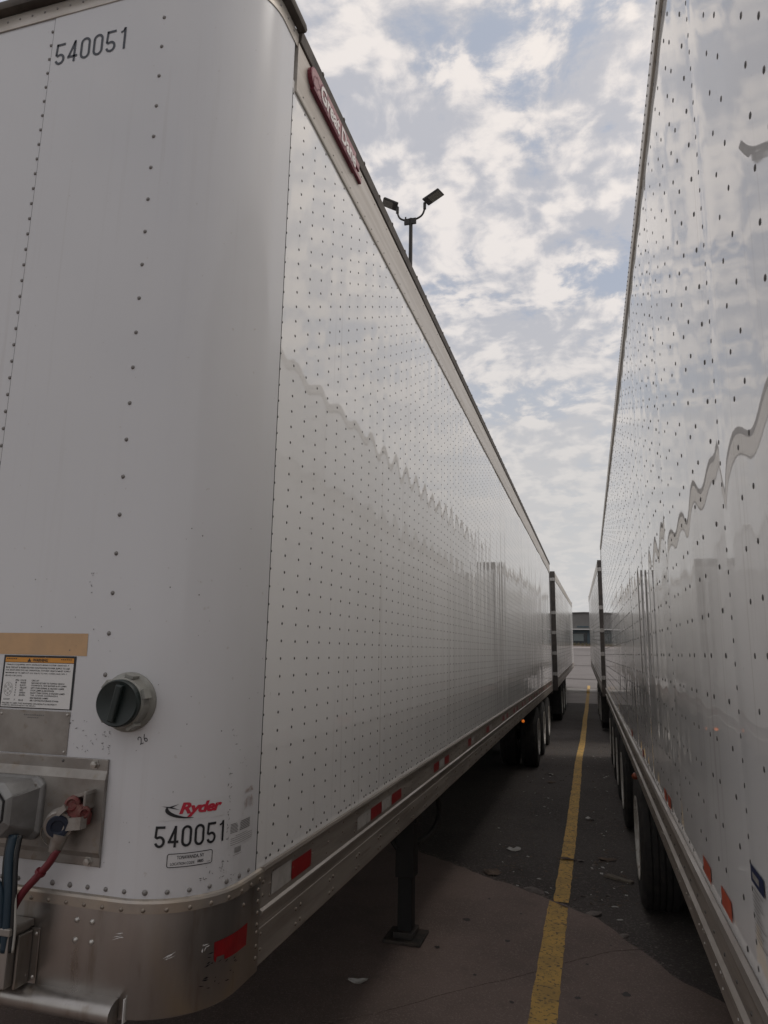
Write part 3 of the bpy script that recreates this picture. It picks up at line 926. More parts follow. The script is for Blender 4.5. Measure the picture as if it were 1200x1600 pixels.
# ---- first trailer, left: full nose -------------------------------------------------
A = empty('semi_trailer', (-0.933, 1.665, 0.0))
tag(A, 'near white semi trailer on the left with rounded nose numbered 540051', 'trailer', 'parked white semi trailers')
AX_A = [13.25 - 1.665, 14.78 - 1.665, 16.38 - 1.665]
trailer_base(A, 1, BOTTOM_A, TOP_A, AX_A, WHITE, 5.13 - 1.665)
CW, C0 = 0.2165, 0.415
def hA(y, z):
    t = (y + 0.07 * vnoise(y / 0.6, 0.5, 7) - C0) / CW
    i = math.floor(t); u = t - i
    amp = 0.00040 + 0.00060 * rnd(i, 0, 5) + 0.00022 * vnoise(i * 1.0, z * 0.9, 6)
    far = min(1.0, max(0.0, (y - 3.0) / 4.0))
    amp *= 1.0 - 0.55 * far
    ha = amp * math.sin(PI * u) ** (1.5 + 1.2 * rnd(i, 4, 5))
    hb = 0.0011 * vnoise(y / 1.9, z / 1.6, 11) + 0.0004 * vnoise(y / 0.62, z / 2.2, 12)
    hb += far * (0.0022 * vnoise(y / 0.55, z / 3.5, 14) + 0.0034 * vnoise(y / 1.15, z / 4.0, 15) + 0.0009 * vnoise(y / 0.27, z / 4.5, 16))
    for q in (-1, 0, 1):                                  # sharp dimples along the posts
        j = math.floor(y / 0.43) + q
        d = y - (j + 0.3 + 0.4 * rnd(j, 8, 5)) * 0.43
        hb -= far * (0.0004 + 0.0022 * rnd(j, 9, 5) ** 2) * math.exp(-(d / 0.026) ** 2)
    fade = min(1.0, (y - SEAM) / 0.12)
    return (ha + hb) * fade
side_sheet('side_panel', WHITE, A, SEAM + 0.002, LEN - 0.02, 1.30, 3.90, hA, 1, ystep=0.0075, nz=14)
# nose sheets
hN = lambda s, z: 0.0006 * vnoise(s * 1.4, z * 0.9, 31) if s > SS + ARC else 0.0
ZN = frange(1.30, 4.09, 0.12)
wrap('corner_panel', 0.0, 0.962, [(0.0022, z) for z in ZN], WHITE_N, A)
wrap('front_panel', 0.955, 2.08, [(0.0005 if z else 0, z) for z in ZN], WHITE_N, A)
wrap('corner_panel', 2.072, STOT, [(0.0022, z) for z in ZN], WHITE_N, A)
b = MB(); b.box(-0.0035, 0.0027, SEAM + 0.0002, SEAM + 0.0036, 1.328, 3.862)
b.build('seam_sealant', BLACKS, A)
wrap('seam_sealant', 0.9612, 0.9642, [(0.0012, z) for z in (1.33, 2.5, 4.05)], BLACKS, A)
# top cap, roof lip
wrap('top_cap_trim', -0.022, STOT, [(0.002, 4.043), (0.0055, 4.0435), (0.0060, 4.098), (0.002, 4.104), (-0.03, 4.104)], ALUT, A)
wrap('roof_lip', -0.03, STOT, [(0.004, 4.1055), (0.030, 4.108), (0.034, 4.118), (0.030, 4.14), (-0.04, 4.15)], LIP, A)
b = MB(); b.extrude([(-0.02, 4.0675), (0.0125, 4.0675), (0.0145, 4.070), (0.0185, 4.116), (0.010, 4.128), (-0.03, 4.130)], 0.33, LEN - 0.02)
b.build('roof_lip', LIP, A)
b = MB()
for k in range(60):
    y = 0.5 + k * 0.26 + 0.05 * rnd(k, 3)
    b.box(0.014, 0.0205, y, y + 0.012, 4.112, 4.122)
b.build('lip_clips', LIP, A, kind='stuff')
# stainless skirt and trim band round the nose
wrap('nose_skirt', -0.028, STOT, [(-0.03, 1.060), (0.006, 1.060), (0.0085, 1.064), (0.0085, 1.296)], STEEL, A)
wrap('trim_band', -0.038, STOT, [(0.009, 1.2945), (0.0125, 1.2955), (0.0128, 1.318), (0.010, 1.324), (0.003, 1.3265), (-0.01, 1.327)], TRIM, A, auto=15)
b = MB(); b.box(0.0005, 0.0060, SEAM + 0.0285, SEAM + 0.0325, 1.066, 1.295)
b.build('skirt_joint', BLACKS, A)

# rivets
def rivets(name, pts, m, root, mir=1, smooth=True):
    b = MB()
    for (p, n, r, h, k) in pts:
        b.dome(p, n, r, h, k)
    return b.build(name, m, root, smooth=smooth, mir=mir, kind='stuff', auto=50)
X1 = (1, 0, 0)
pts = []
z = 1.372
zs = []
while z < 3.85:
    zs.append(z); z += 0.0538
for z in zs: pts.append(((0.0, 0.313, z), X1, 0.0046, 0.0030, 8))
ncol = int((LEN - 0.1 - 0.42) / 0.1083)
for c in range(ncol):
    y = 0.420 + c * 0.1083
    k = 8 if y < 5 else 6
    for z in zs:
        if c % 2 and z > 3.80: continue
        pts.append(((hA(y, z) - 0.0004, y, z), X1, 0.0052, 0.0026, k))
rivets('side_rivets', pts, RIVET, A)
pts = []
for c in range(150):                       # rows above the rail and on the rail
    y = 0.36 + c * 0.1045
    if y > LEN - 0.1: break
    pts.append(((0.0, y + (0.018 if c % 3 == 0 else 0), 1.342), X1, 0.0046, 0.003, 6))
    if c % 3 != 2: pts.append(((0.0, y + 0.045, 1.344), X1, 0.0046, 0.003, 6))
rivets('lower_edge_rivets', pts, RIVET, A)
pts = []
for c in range(100):
    y = 0.40 + c * 0.157
    if y > LEN - 0.1: break
    pts.append(((0.0062, y + 0.02, 1.300), X1, 0.0040, 0.0022, 6))
    pts.append(((0.0062, y, 1.236), X1, 0.0042, 0.0025, 6))
    pts.append(((0.0062, y + 0.02 * rnd(c, 2), 1.268), X1, 0.0042, 0.0025, 6))
for c in range(52):
    y = 0.62 + c * 0.305
    if y > LEN - 0.1: break
    for (dy, z) in ((-0.014, 1.135), (0.022, 1.138), (-0.014, 1.092), (0.022, 1.095)):
        pts.append(((0.0063, y + dy, z), X1, 0.0065, 0.0042, 8))
for z in (1.285, 1.25, 1.15, 1.11): pts.append(((0.0062, 0.352, z), X1, 0.005, 0.003, 8))
rivets('rail_rivets', pts, RIVETT, A)
pts = []
for c in range(150):
    y = 0.38 + c * 0.105
    if y > LEN - 0.1: break
    pts.append(((0.0092, y, 3.884), X1, 0.0035, 0.002, 6))
    if c % 2 == 0: pts.append(((0.0092, y + 0.04, 4.040), X1, 0.0035, 0.002, 6))
rivets('top_rail_rivets', pts, RIVET, A)
pts = []
def nr(s, z, off, r=0.0055, h=0.0035, k=8): pts.append((nose(s, z, off), nose_n(s), r, h, k))
z = 3.99
while z > 1.36: nr(0.969, z, 0.0005, 0.0062, 0.004); z -= 0.0542
for s_ in (0.529, 1.41, 1.85):
    z = 3.929
    while z > 1.36:
        if not (1.38 < z < 1.66): nr(s_, z, 0.0022 if s_ < 0.96 else 0.0005, 0.0066, 0.0042)
        z -= 0.1087
s = 0.045
while s < STOT - 0.03:
    if not (0.60 < s < 0.62): nr(s, 1.341, 0.0024, 0.0062 if int(s * 100) % 3 else 0.0075, 0.0045)
    s += 0.0533
s = 0.02
while s < STOT - 0.03: nr(s, 4.075, 0.006, 0.0045, 0.0028); s += 0.052
rivets('nose_rivets', pts, NRIVET, A)
pts = []
s = -0.01
while s < STOT: nr(s, 1.3035, 0.0127, 0.0058, 0.0035); s += 0.0533
for z in (1.275, 1.245, 1.215, 1.185, 1.165, 1.130, 1.10): nr(-0.012, z, 0.0085, 0.006, 0.004)
nr(0.075, 1.262, 0.0085, 0.006, 0.004)
rivets('trim_rivets', pts, RIVETT, A)

NU = lambda off: (lambda u, v: nose(-u, v, off))         # decals: u = -s, so that text reads left to right
# big fleet numbers
decal('fleet_number', number2d('540051', -0.944, -0.656, 3.848, 3.930, 0.0085, 0.22), NU(0.0034), NAVYINK, A, 0.03)
decal('fleet_number', number2d('540051', -0.351, -0.164, 1.4445, 1.4955, 0.0060, 0.20), NU(0.0036), BLACKINK, A, 0.008)
# logo: red lettering and black swoosh on a clear film
decal('logo_film', rect2d(-0.345, -0.172, 1.508, 1.556), NU(0.0027), FILM, A, 0.01)
decal('logo_lettering', text2d('Ryder', -0.296, -0.182, 1.515, 1.5505, 0.045, 0.25, 0.93), NU(0.0036), REDINK, A, 0.008)
sw = []
for k in range(17):
    t = k / 16
    a = R(165 + 118 * t)
    sw.append((-0.272 + 0.058 * math.cos(a) + 0.0, 1.5335 + 0.0215 * math.sin(a)))
inn = []
for k in range(17):
    t = k / 16
    a = R(160 + 120 * t)
    w = 0.0065 * math.sin(PI * min(1, t * 0.95 + 0.05))
    inn.append((-0.270 + (0.058 - w * 1.6) * math.cos(a), 1.5345 + (0.0215 - w * 0.75) * math.sin(a)))
swoosh = join2d(*[poly2d([sw[k], sw[k + 1], inn[k + 1], inn[k]]) for k in range(16)],
                poly2d([(-0.340, 1.5430), (-0.320, 1.5415), (-0.297, 1.5475), (-0.316, 1.5385)]),
                poly2d([(-0.335, 1.5418), (-0.316, 1.5410), (-0.294, 1.5330), (-0.318, 1.5378)]))
decal('logo_swoosh', swoosh, NU(0.0040), BLACKINK, A, 0.008)
# location plate
def frame2d(x0, x1, z0, z1, w, r=0.006):
    def rr(x0, x1, z0, z1, r):
        o = []
        for cx, cz, a0 in ((x1 - r, z1 - r, 0), (x0 + r, z1 - r, 90), (x0 + r, z0 + r, 180), (x1 - r, z0 + r, 270)):
            for k in range(5):
                a = R(a0 + 22.5 * k)
                o.append((cx + r * math.cos(a), cz + r * math.sin(a)))
        return o
    a, b_ = rr(x0, x1, z0, z1, r), rr(x0 + w, x1 - w, z0 + w, z1 - w, max(r - w, 0.001))
    n = len(a)
    return join2d(*[poly2d([a[i], a[(i + 1) % n], b_[(i + 1) % n], b_[i]]) for i in range(n)])
decal('location_plate', rect2d(-0.316, -0.204, 1.3985, 1.4285), NU(0.0028), FILM, A, 0.008)
decal('location_plate_border', frame2d(-0.318, -0.203, 1.397, 1.430, 0.0017), NU(0.0036), BLACKINK, A, 0.008)
decal('location_plate_text', join2d(text2d('TONAWANDA, NY', -0.294, -0.226, 1.4145, 1.4245, 0.01), text2d('LOCATION CODE', -0.309, -0.250, 1.4025, 1.4088, 0.01),
      text2d('0885', -0.243, -0.227, 1.4035, 1.4105, 0.02), rect2d(-0.218, -0.209, 1.4025, 1.4032)), NU(0.0036), BLACKINK, A, 0.008)
# inspection label by the seam, faded print above it
lab = []
for i in range(7): lab.append(rect2d(-0.149, -0.149 + 0.024 + 0.010 * rnd(i, 2), 1.4785 - i * 0.0036, 1.4800 - i * 0.0036))
for i in range(6): lab.append(rect2d(-0.110 + 0.006 * rnd(i, 5), -0.052, 1.4785 - i * 0.0042, 1.4805 - i * 0.0042))
for i in range(5): lab.append(rect2d(-0.146 + 0.02 * (i == 0), -0.036 - 0.03 * (i == 0), 1.4470 - i * 0.0052, 1.4480 - i * 0.0052))
for i in range(14): lab.append(rect2d(-0.128 + i * 0.0021, -0.128 + i * 0.0021 + 0.0007 + 0.0008 * rnd(i, 9), 1.4035, 1.4180))
lab.append(rect2d(-0.133, -0.094, 1.3990, 1.3998))
decal('inspection_label', rect2d(-0.154, -0.030, 1.420, 1.486), NU(0.0027), FILM, A, 0.01)
decal('inspection_print', join2d(*lab), NU(0.0036), GREYINK, A, 0.01)
decal('faded_print', join2d(*[rect2d(-0.088 + 0.0075 * i, -0.085 + 0.0075 * i, 1.507 + 0.012 * rnd(i, 11), 1.530 + 0.012 * rnd(i, 12)) for i in range(7)], *[rect2d(-0.088 + 0.006 * i, -0.084 + 0.006 * i, 1.55, 1.555 + 0.012 * rnd(i, 4)) for i in range(8)]), NU(0.0034), FAINTINK, A, 0.01)
# scuffs and gouges down to the primer
sc = []
random.seed(4)
for (s_, z_, w, h, n) in ((0.165, 1.375, 0.030, 0.045, 14), (0.215, 1.368, 0.035, 0.018, 8), (0.128, 1.345, 0.02, 0.02, 6), (0.16, 1.60, 0.012, 0.06, 8), (0.158, 1.50, 0.006, 0.14, 16), (0.15, 1.70, 0.02, 0.05, 7), (0.56, 1.695, 0.10, 0.06, 22), (0.60, 2.10, 0.01, 0.09, 7), (0.60, 1.74, 0.08, 0.01, 8), (0.498, 1.69, 0.006, 0.06, 10), (0.11, 1.63, 0.04, 0.03, 6)):
    for k in range(n):
        x = -s_ + random.uniform(-w, w) / 2; zz_ = z_ + random.uniform(-h, h) / 2
        l = random.uniform(0.001, 0.005); t = random.uniform(0.0005, 0.0014); a = random.uniform(-1.2, 1.4)
        ca, sa = math.cos(a), math.sin(a)
        sc.append(poly2d([(x - l * ca, zz_ - l * sa), (x + t * sa, zz_ - t * ca), (x + l * ca, zz_ + l * sa), (x - t * sa, zz_ + t * ca)]))
for k in range(60):
    x = -random.uniform(0.02, 0.95); zz_ = random.uniform(1.36, 2.4); l = random.uniform(0.0008, 0.0022)
    sc.append(poly2d([(x - l, zz_), (x, zz_ - l * 1.3), (x + l, zz_), (x, zz_ + l)]))
decal('paint_chips', join2d(*sc), NU(0.0034), GREYINK, A, 0.02, kind='stuff')
sc = []
for (s_, z_, l, a, n) in ((0.415, 1.243, 0.016, 0.25, 5), (0.30, 1.195, 0.014, 0.5, 5), (0.21, 1.205, 0.010, 0.1, 6), (0.215, 1.195, 0.007, 1.2, 3)):
    for k in range(n):
        x = -s_ + random.uniform(-0.008, 0.008); zz_ = z_ + random.uniform(-0.006, 0.006)
        ll = l * random.uniform(0.4, 1.0); t = random.uniform(0.0005, 0.0012); aa = a + random.uniform(-0.2, 0.2)
        ca, sa = math.cos(aa), math.sin(aa)
        sc.append(poly2d([(x - ll * ca, zz_ - ll * sa), (x + t * sa, zz_ - t * ca), (x + ll * ca, zz_ + ll * sa), (x - t * sa, zz_ + t * ca)]))
decal('skirt_scratches', join2d(*sc), NU(0.0092), LABELW, A, 0.02, kind='stuff')
sc = []
for k in range(26):
    x = -random.uniform(0.10, 0.22); zz_ = random.uniform(1.10, 1.19); l = random.uniform(0.002, 0.010); t = random.uniform(0.0007, 0.002); a = random.uniform(-0.2, 0.4)
    ca, sa = math.cos(a), math.sin(a)
    sc.append(poly2d([(x - l * ca, zz_ - l * sa), (x + t * sa, zz_ - t * ca), (x + l * ca, zz_ + l * sa), (x - t * sa, zz_ + t * ca)]))
decal('skirt_scuffs', join2d(*sc), NU(0.0090), BLACKINK, A, 0.02, kind='stuff')
# torn red reflector on the skirt
decal('reflector_tape', poly2d([(-0.185, 1.168), (-0.180, 1.158), (-0.176, 1.171), (-0.152, 1.169), (-0.151, 1.157), (-0.050, 1.156), (-0.047, 1.210), (-0.186, 1.207)]), NU(0.0094), REDTAPE, A, 0.012)
# beige tape, warning label, data plate
decal('masking_tape', poly2d([(-1.15, 1.913), (-0.592, 1.911), (-0.594, 1.971), (-1.15, 1.970)]), NU(0.0030), BEIGE, A, 0.05)
decal('warning_label', rect2d(-0.864, -0.624, 1.768, 1.9095), NU(0.0033), BLACKINK, A, 0)
decal('warning_label_face', rect2d(-0.8575, -0.6305, 1.7705, 1.8895), NU(0.0041), LABELW, A, 0)
decal('warning_label_band', rect2d(-0.8575, -0.6305, 1.891, 1.904), NU(0.0041), LABELO, A, 0)
wl = [text2d('WARNING', -0.765, -0.715, 1.8930, 1.9015, 0.02), poly2d([(-0.783, 1.8925), (-0.771, 1.8925), (-0.777, 1.9025)]),
      *[rect2d(-0.853 + 0.006 * k, -0.849 + 0.006 * k, 1.8990, 1.9012) for k in range(6)], *[rect2d(-0.672 + 0.006 * k, -0.668 + 0.006 * k, 1.8990, 1.9012) for k in range(6)]]
body = ['TRAILER IS EQUIPPED WITH ANTILOCK BRAKE SYSTEM USING NO. 7', 'BLUE CIRCUIT IS RESERVED FOR CONTINUOUS POWER SUPPLY TO ABS', 'FOR MOST EFFECTIVE ABS OPERATION, TOWING VEHICLE MUST SUPPLY', 'MINIMUM OF 10 AMPS AT 12.5 VOLTS TO NO. 4 (RED) AND NO. 7', '(BLUE) CIRCUITS.']
for i, tx in enumerate(body):
    wl.append(text2d(tx, -0.853, -0.853 + 0.215 * len(tx) / 60, 1.8815 - i * 0.0075, 1.8860 - i * 0.0075, 0.01))
rows = [('PIN', 'COLOR', 'CIRCUIT'), ('1', 'WHITE', 'GROUND RETURN TO TOWING VEHICLE'), ('2', 'BLACK', 'CLEARANCE, SIDE MARKER & ID LAMPS'), ('3', 'YELLOW', 'LEFT TURN SIGNAL & HAZARD LAMPS'), ('4', 'RED', 'STOP LAMPS & ABS POWER'), ('5', 'GREEN', 'RIGHT TURN SIGNAL & HAZARD LAMPS'), ('6', 'BROWN', 'TAIL, LICENSE, CLEARANCE &'), ('', '', 'SIDE MARKER LAMPS'), ('7', 'BLUE', 'ABS CONTINUOUS BRAKES POWER')]
for i, (a_, b_, c_) in enumerate(rows):
    zt = 1.8400 - i * 0.0066
    if a_: wl.append(text2d(a_, -0.815, -0.815 + 0.0035 * len(a_), zt, zt + 0.0043, 0.01))
    if b_: wl.append(text2d(b_, -0.799, -0.799 + 0.0038 * len(b_), zt, zt + 0.0043, 0.01))
    wl.append(text2d(c_, -0.762, -0.762 + 0.0035 * len(c_), zt, zt + 0.0043, 0.01))
wl.append(text2d('FAILURE TO HEED THIS WARNING CAN RESULT IN PROPERTY', -0.853, -0.672, 1.7785, 1.7825, 0.01))
wl.append(text2d('DAMAGE, SERIOUS INJURY OR DEATH.', -0.853, -0.740, 1.7725, 1.7765, 0.01))
wl.append(text2d('SOCKET', -0.850, -0.828, 1.7885, 1.7925, 0.01))
decal('warning_label_print', join2d(*wl), NU(0.0047), BLACKINK, A, 0)
ring = []
def ring2d(cx, cz, rx, rz, w, n=20):
    return join2d(*[poly2d([(cx + rx * math.cos(2 * PI * k / n), cz + rz * math.sin(2 * PI * k / n)), (cx + rx * math.cos(2 * PI * (k + 1) / n), cz + rz * math.sin(2 * PI * (k + 1) / n)),
                            (cx + (rx - w) * math.cos(2 * PI * (k + 1) / n), cz + (rz - w) * math.sin(2 * PI * (k + 1) / n)), (cx + (rx - w) * math.cos(2 * PI * k / n), cz + (rz - w) * math.sin(2 * PI * k / n))]) for k in range(n)])
ring.append(ring2d(-0.838, 1.818, 0.0145, 0.0185, 0.0008))
for k in range(6): ring.append(ring2d(-0.838 + 0.009 * math.cos(PI / 3 * k + 0.5), 1.818 + 0.0115 * math.sin(PI / 3 * k + 0.5), 0.0026, 0.0030, 0.0009, 8))
ring.append(ring2d(-0.838, 1.818, 0.0026, 0.0030, 0.0009, 8))
decal('warning_label_diagram', join2d(*ring), NU(0.0047), GREYINK, A, 0)
YF = lambda s: -RC - (s - SS - ARC)                        # s on the flat front -> local x
def fbox(b, s0, s1, z0, z1, d0, d1):
    """box on the flat front between arc lengths, standing d0..d1 proud"""
    return b.box(YF(max(s0, s1)), YF(min(s0, s1)), -d1, -d0, z0, z1)
b = MB(); fbox(b, 0.626, 0.90, 1.653, 1.764, 0.0025, 0.0045)
pl = b.build('data_plate', PLATE, A, bevel=0.0008)
b = MB()
for (s_, z_) in ((0.634, 1.756), (0.634, 1.661), (0.85, 1.752)): b.dome(nose(s_, z_, 0.0045), (0, -1, 0), 0.004, 0.003, 8)
b.build('plate_rivets', RIVETB, pl, kind='stuff')
decal('plate_print', join2d(*[rect2d(-0.775 + 0.0062 * k, -0.771 + 0.0062 * k, 1.7502, 1.7530) for k in range(11)], *[rect2d(-0.762 + 0.0062 * k, -0.758 + 0.0062 * k, 1.7435, 1.7462) for k in range(6)]), NU(0.0050), GREYINK, pl, 0)
def turn(pts, cx, cz, a): return [(cx + (x - cx) * math.cos(a) - (z - cz) * math.sin(a), cz + (x - cx) * math.sin(a) + (z - cz) * math.cos(a)) for x, z in pts]
two = [(-0.4105, 1.7095)] + arc2(-0.4065, 1.7105, 0.0045, 0.005, 160, -20, 8) + [(-0.4065, 1.7005), (-0.411, 1.6965), (-0.407, 1.6975), (-0.401, 1.6965)]
six = [(-0.3895, 1.7150), (-0.3940, 1.7080), (-0.3955, 1.7020)] + arc2(-0.3922, 1.7005, 0.0034, 0.0042, 180, 500, 12)
decal('hand_number', join2d(stroke2d(turn(two, -0.398, 1.704, 0.55), 0.0019), stroke2d(turn(six, -0.398, 1.704, 0.55), 0.0019)), NU(0.0034), BLACKINK, A, 0.006)
# round document holder with dark twist cap
kc = Vector((YF(0.447), 0, 1.797))
kax = Vector((0.10, -1.0, 0.0)).normalized()
b = MB()
b.lathe([(-0.01, 0.076), (0.010, 0.076), (0.014, 0.072), (0.018, 0.066), (0.046, 0.063), (0.050, 0.059), (0.050, 0.0)], kax, kc, 40)
kb_ = b.build('document_holder', KNOBR, A, smooth=True, auto=35)
for a in (20, 75, 140, 215, 300):
    g = R(a)
    c = kc + kax * 0.030 + Vector((0.068 * math.cos(g), 0, 0.068 * math.sin(g)))
    rad = Vector((math.cos(g), 0, math.sin(g))); tg = Vector((-math.sin(g), 0, math.cos(g)))
    b = MB(); b.obox(c, rad * 0.0045, Vector((0, -0.014, 0)), tg * 0.013)
    b.build('lug', KNOBR, kb_, bevel=0.001)
b = MB()
b.lathe([(0.046, 0.056), (0.052, 0.0590), (0.064, 0.0585), (0.068, 0.0550), (0.066, 0.050), (0.064, 0.0)], kax, kc, 40)
cp = b.build('twist_cap', KNOBG, kb_, smooth=True, auto=35)
b = MB()
gr = Vector((math.sin(R(12)), 0, math.cos(R(12)))); gt = Vector((math.cos(R(12)), 0, -math.sin(R(12))))
b.obox(kc + kax * 0.070, gt * 0.0095, Vector((0, -0.009, 0)) * -1, gr * 0.047)
b.build('grip_bar', KNOBG, cp, bevel=0.004)
# coupling plate with pressed rib, bolts, light socket box, gladhand
cpm = MB()
prof = [(0.003, 1.390), (0.0065, 1.391), (0.0065, 1.412), (0.013, 1.425), (0.013, 1.600), (0.0065, 1.622), (0.0065, 1.649), (0.003, 1.650)]
n = len(prof)
xs = [YF(1.30), YF(0.492)]
for x in xs: cpm.v += [(x, -o, z) for o, z in prof]
cpm.f += [(k, n + k, n + k + 1, k + 1) for k in range(n - 1)]
cpm.f.append(tuple(range(n, 2 * n))); cpm.f.append(tuple(reversed(range(n))))
cpl = cpm.build('coupling_plate', PLATE, A, smooth=False, bevel=0.0015)
for (s_, z_) in ((0.532, 1.636), (0.527, 1.402)):
    b = MB()
    b.lathe([(0.0065, 0.013), (0.008, 0.013), (0.008, 0.0095), (0.016, 0.0090), (0.017, 0.0)], (0, -1, 0), nose(s_, z_, 0), 6)
    b.build('bolt', RIVETB, cpl, smooth=False)
b = MB(); b.dome(nose(0.632, 1.640, 0.0065), (0, -1, 0), 0.004, 0.003, 8); b.build('rivet', RIVET, cpl)
# electrical nose box
bx_ = MB()
def octo(cx, cz, hw, hh, ch):
    return [(cx + hw, cz - hh + ch), (cx + hw, cz + hh - ch), (cx + hw - ch, cz + hh), (cx - hw + ch, cz + hh), (cx - hw, cz + hh - ch), (cx - hw, cz - hh + ch), (cx - hw + ch, cz - hh), (cx + hw - ch, cz - hh)]
xc = YF(0.775)
rings = [(octo(xc, 1.520, 0.104, 0.078, 0.018), 0.013), (octo(xc, 1.520, 0.104, 0.078, 0.018), 0.022), (octo(xc, 1.521, 0.094, 0.073, 0.020), 0.030), (octo(xc - 0.004, 1.528, 0.083, 0.066, 0.030), 0.100), (octo(xc - 0.006, 1.530, 0.076, 0.060, 0.034), 0.112)]
for rg, d in rings: bx_.v += [(x, -d, z) for x, z in rg]
for i in range(len(rings) - 1):
    for k in range(8):
        k2 = (k + 1) % 8
        bx_.f.append((i * 8 + k, i * 8 + k2, (i + 1) * 8 + k2, (i + 1) * 8 + k))
bx_.f.append(tuple((len(rings) - 1) * 8 + k for k in range(8)))
ebox = bx_.build('socket_box', CASTG, A, bevel=0.004)
bm_ = bmesh.new(); bm_.from_mesh(ebox.data); bmesh.ops.recalc_face_normals(bm_, faces=list(bm_.faces)); bm_.to_mesh(ebox.data); bm_.free()
b = MB()
rg = octo(xc - 0.006, 1.530, 0.074, 0.058, 0.034)
rg2 = octo(xc - 0.006, 1.530, 0.071, 0.055, 0.033)
b.v += [(x, -0.1125, z) for x, z in rg] + [(x, -0.1145, z) for x, z in rg] + [(x, -0.1145, z) for x, z in rg2]
for k in range(8):
    k2 = (k + 1) % 8
    b.f += [(k, k2, 8 + k2, 8 + k), (8 + k, 8 + k2, 16 + k2, 16 + k)]
o_ = b.build('box_gasket', BLACKS, ebox)
b = MB()
b.v += [(x, -0.116, z) for x, z in octo(xc - 0.006, 1.530, 0.070, 0.054, 0.033)]
b.f.append(tuple(range(8)))
o2_ = b.build('box_lid', CASTG, ebox)
for q in (o_, o2_):
    bm_ = bmesh.new(); bm_.from_mesh(q.data); bmesh.ops.recalc_face_normals(bm_, faces=list(bm_.faces)); bm_.to_mesh(q.data); bm_.free()
b = MB(); b.lathe([(0.022, 0.008), (0.036, 0.008), (0.037, 0.0)], (0, -1, 0), (YF(0.692), 0, 1.575), 6)
b.build('box_screw', HUB, ebox)
b = MB(); b.lathe([(0.115, 0.009), (0.126, 0.008), (0.127, 0.0)], (0, -1, 0), (YF(0.735), 0, 1.522), 6)
b.build('box_screw', HUB, ebox)
# gladhand: red bracket, silver body, dark seal
gx, gz_ = YF(0.560), 1.500
b = MB()
b.lathe([(-0.030, 0.0), (-0.030, 0.017), (-0.012, 0.019), (0.002, 0.021), (0.014, 0.019), (0.020, 0.013), (0.014, 0.010), (0.014, 0.0)], (0.35, -0.9, 0.1), (YF(0.556), -0.045, 1.545), 14)
b.lathe([(-0.030, 0.0), (-0.030, 0.016), (0.000, 0.018), (0.012, 0.016), (0.016, 0.010), (0.010, 0.007), (0.010, 0.0)], (0.75, -0.6, -0.1), (YF(0.530), -0.042, 1.528), 14)
b.obox((YF(0.545), -0.036, 1.532), (0.020, 0, -0.006), (0, 0.022, 0), (0.004, 0, 0.016))
b.obox((YF(0.530), -0.034, 1.508), (0.008, 0, 0.0), (0, 0.018, 0), (0.002, 0, 0.014))
b.build('gladhand_bracket', REDCAST, cpl, smooth=True, auto=30)
b = MB(); b.obox((YF(0.535), -0.030, 1.568), (0.018, 0, 0.006), (0, 0.018, 0), (-0.001, 0, 0.004))
b.obox((YF(0.522), -0.030, 1.555), (0.003, 0, 0.0), (0, 0.020, 0), (0, 0, 0.022))
b.build('bracket_tab', CASTS, cpl, bevel=0.001)
ax = Vector((0.45, -0.87, -0.18)).normalized()
gc = Vector((YF(0.585), -0.055, 1.496))
b = MB()
b.lathe([(-0.035, 0.030), (-0.020, 0.036), (0.006, 0.037), (0.012, 0.034), (0.012, 0.0)], ax, gc, 24)
b.obox(gc + Vector((0.036, 0.006, 0.004)), (0.030, 0, 0.004), (0, 0.012, 0), (0, 0, 0.015))
b.tube([gc + Vector((0.004, 0.004, -0.02)), gc + Vector((-0.006, 0.004, -0.052)), gc + Vector((-0.012, 0.004, -0.066))], [0.022, 0.017, 0.014], 12)
b.obox(gc + Vector((0.012, -0.012, 0.034)), (0.014, 0, 0.012), (0, 0.006, 0), (-0.004, 0, 0.006))
gl = b.build('gladhand', CASTS, A, smooth=True, auto=35)
b = MB(); b.lathe([(0.0125, 0.028), (0.018, 0.027), (0.018, 0.017), (0.0135, 0.014), (0.0135, 0.0)], ax, gc, 24)
b.build('gladhand_seal', SEALB, gl, smooth=True, auto=35)
b = MB(); b.tube(smooth_path([gc + Vector((-0.036, 0.0, 0.004)), gc + Vector((-0.050, -0.004, -0.022)), gc + Vector((-0.034, -0.004, -0.046)), gc + Vector((-0.012, 0, -0.056))], 5), 0.0018, 6)
b.build('gladhand_spring', HUB, gl, smooth=True)
b = MB(); b.tube(smooth_path([(YF(0.583), -0.055, 1.437), (YF(0.600), -0.060, 1.405), (YF(0.630), -0.064, 1.370), (YF(0.664), -0.066, 1.332), (YF(0.690), -0.066, 1.285), (YF(0.694), -0.066, 1.22)], 6), 0.0095, 10)
b.build('red_hose', HOSER, A, smooth=True)
b = MB(); b.tube([(YF(0.618), -0.0625, 1.386), (YF(0.623), -0.063, 1.379)], 0.0135, 10); b.build('hose_clip', HOSER, A)
for nm, m_, s0, s1, r_ in (('blue_hose', HOSEB, 0.706, 0.687, 0.012), ('black_cable', CABLEK, 0.686, 0.672, 0.006), ('grey_cable', CABLEW, 0.690, 0.664, 0.0032), ('black_cable', CABLEK, 0.716, 0.704, 0.008)):
    b = MB(); b.tube(smooth_path([(YF(s0), -0.070, 1.465), (YF(s0 - 0.002), -0.078, 1.41), (YF((s0 + s1) / 2 - 0.004), -0.082, 1.34), (YF(s1), -0.080, 1.26), (YF(s1 + 0.003), -0.076, 1.20)], 6), r_, 10)
    b.build(nm, m_, A, smooth=True)
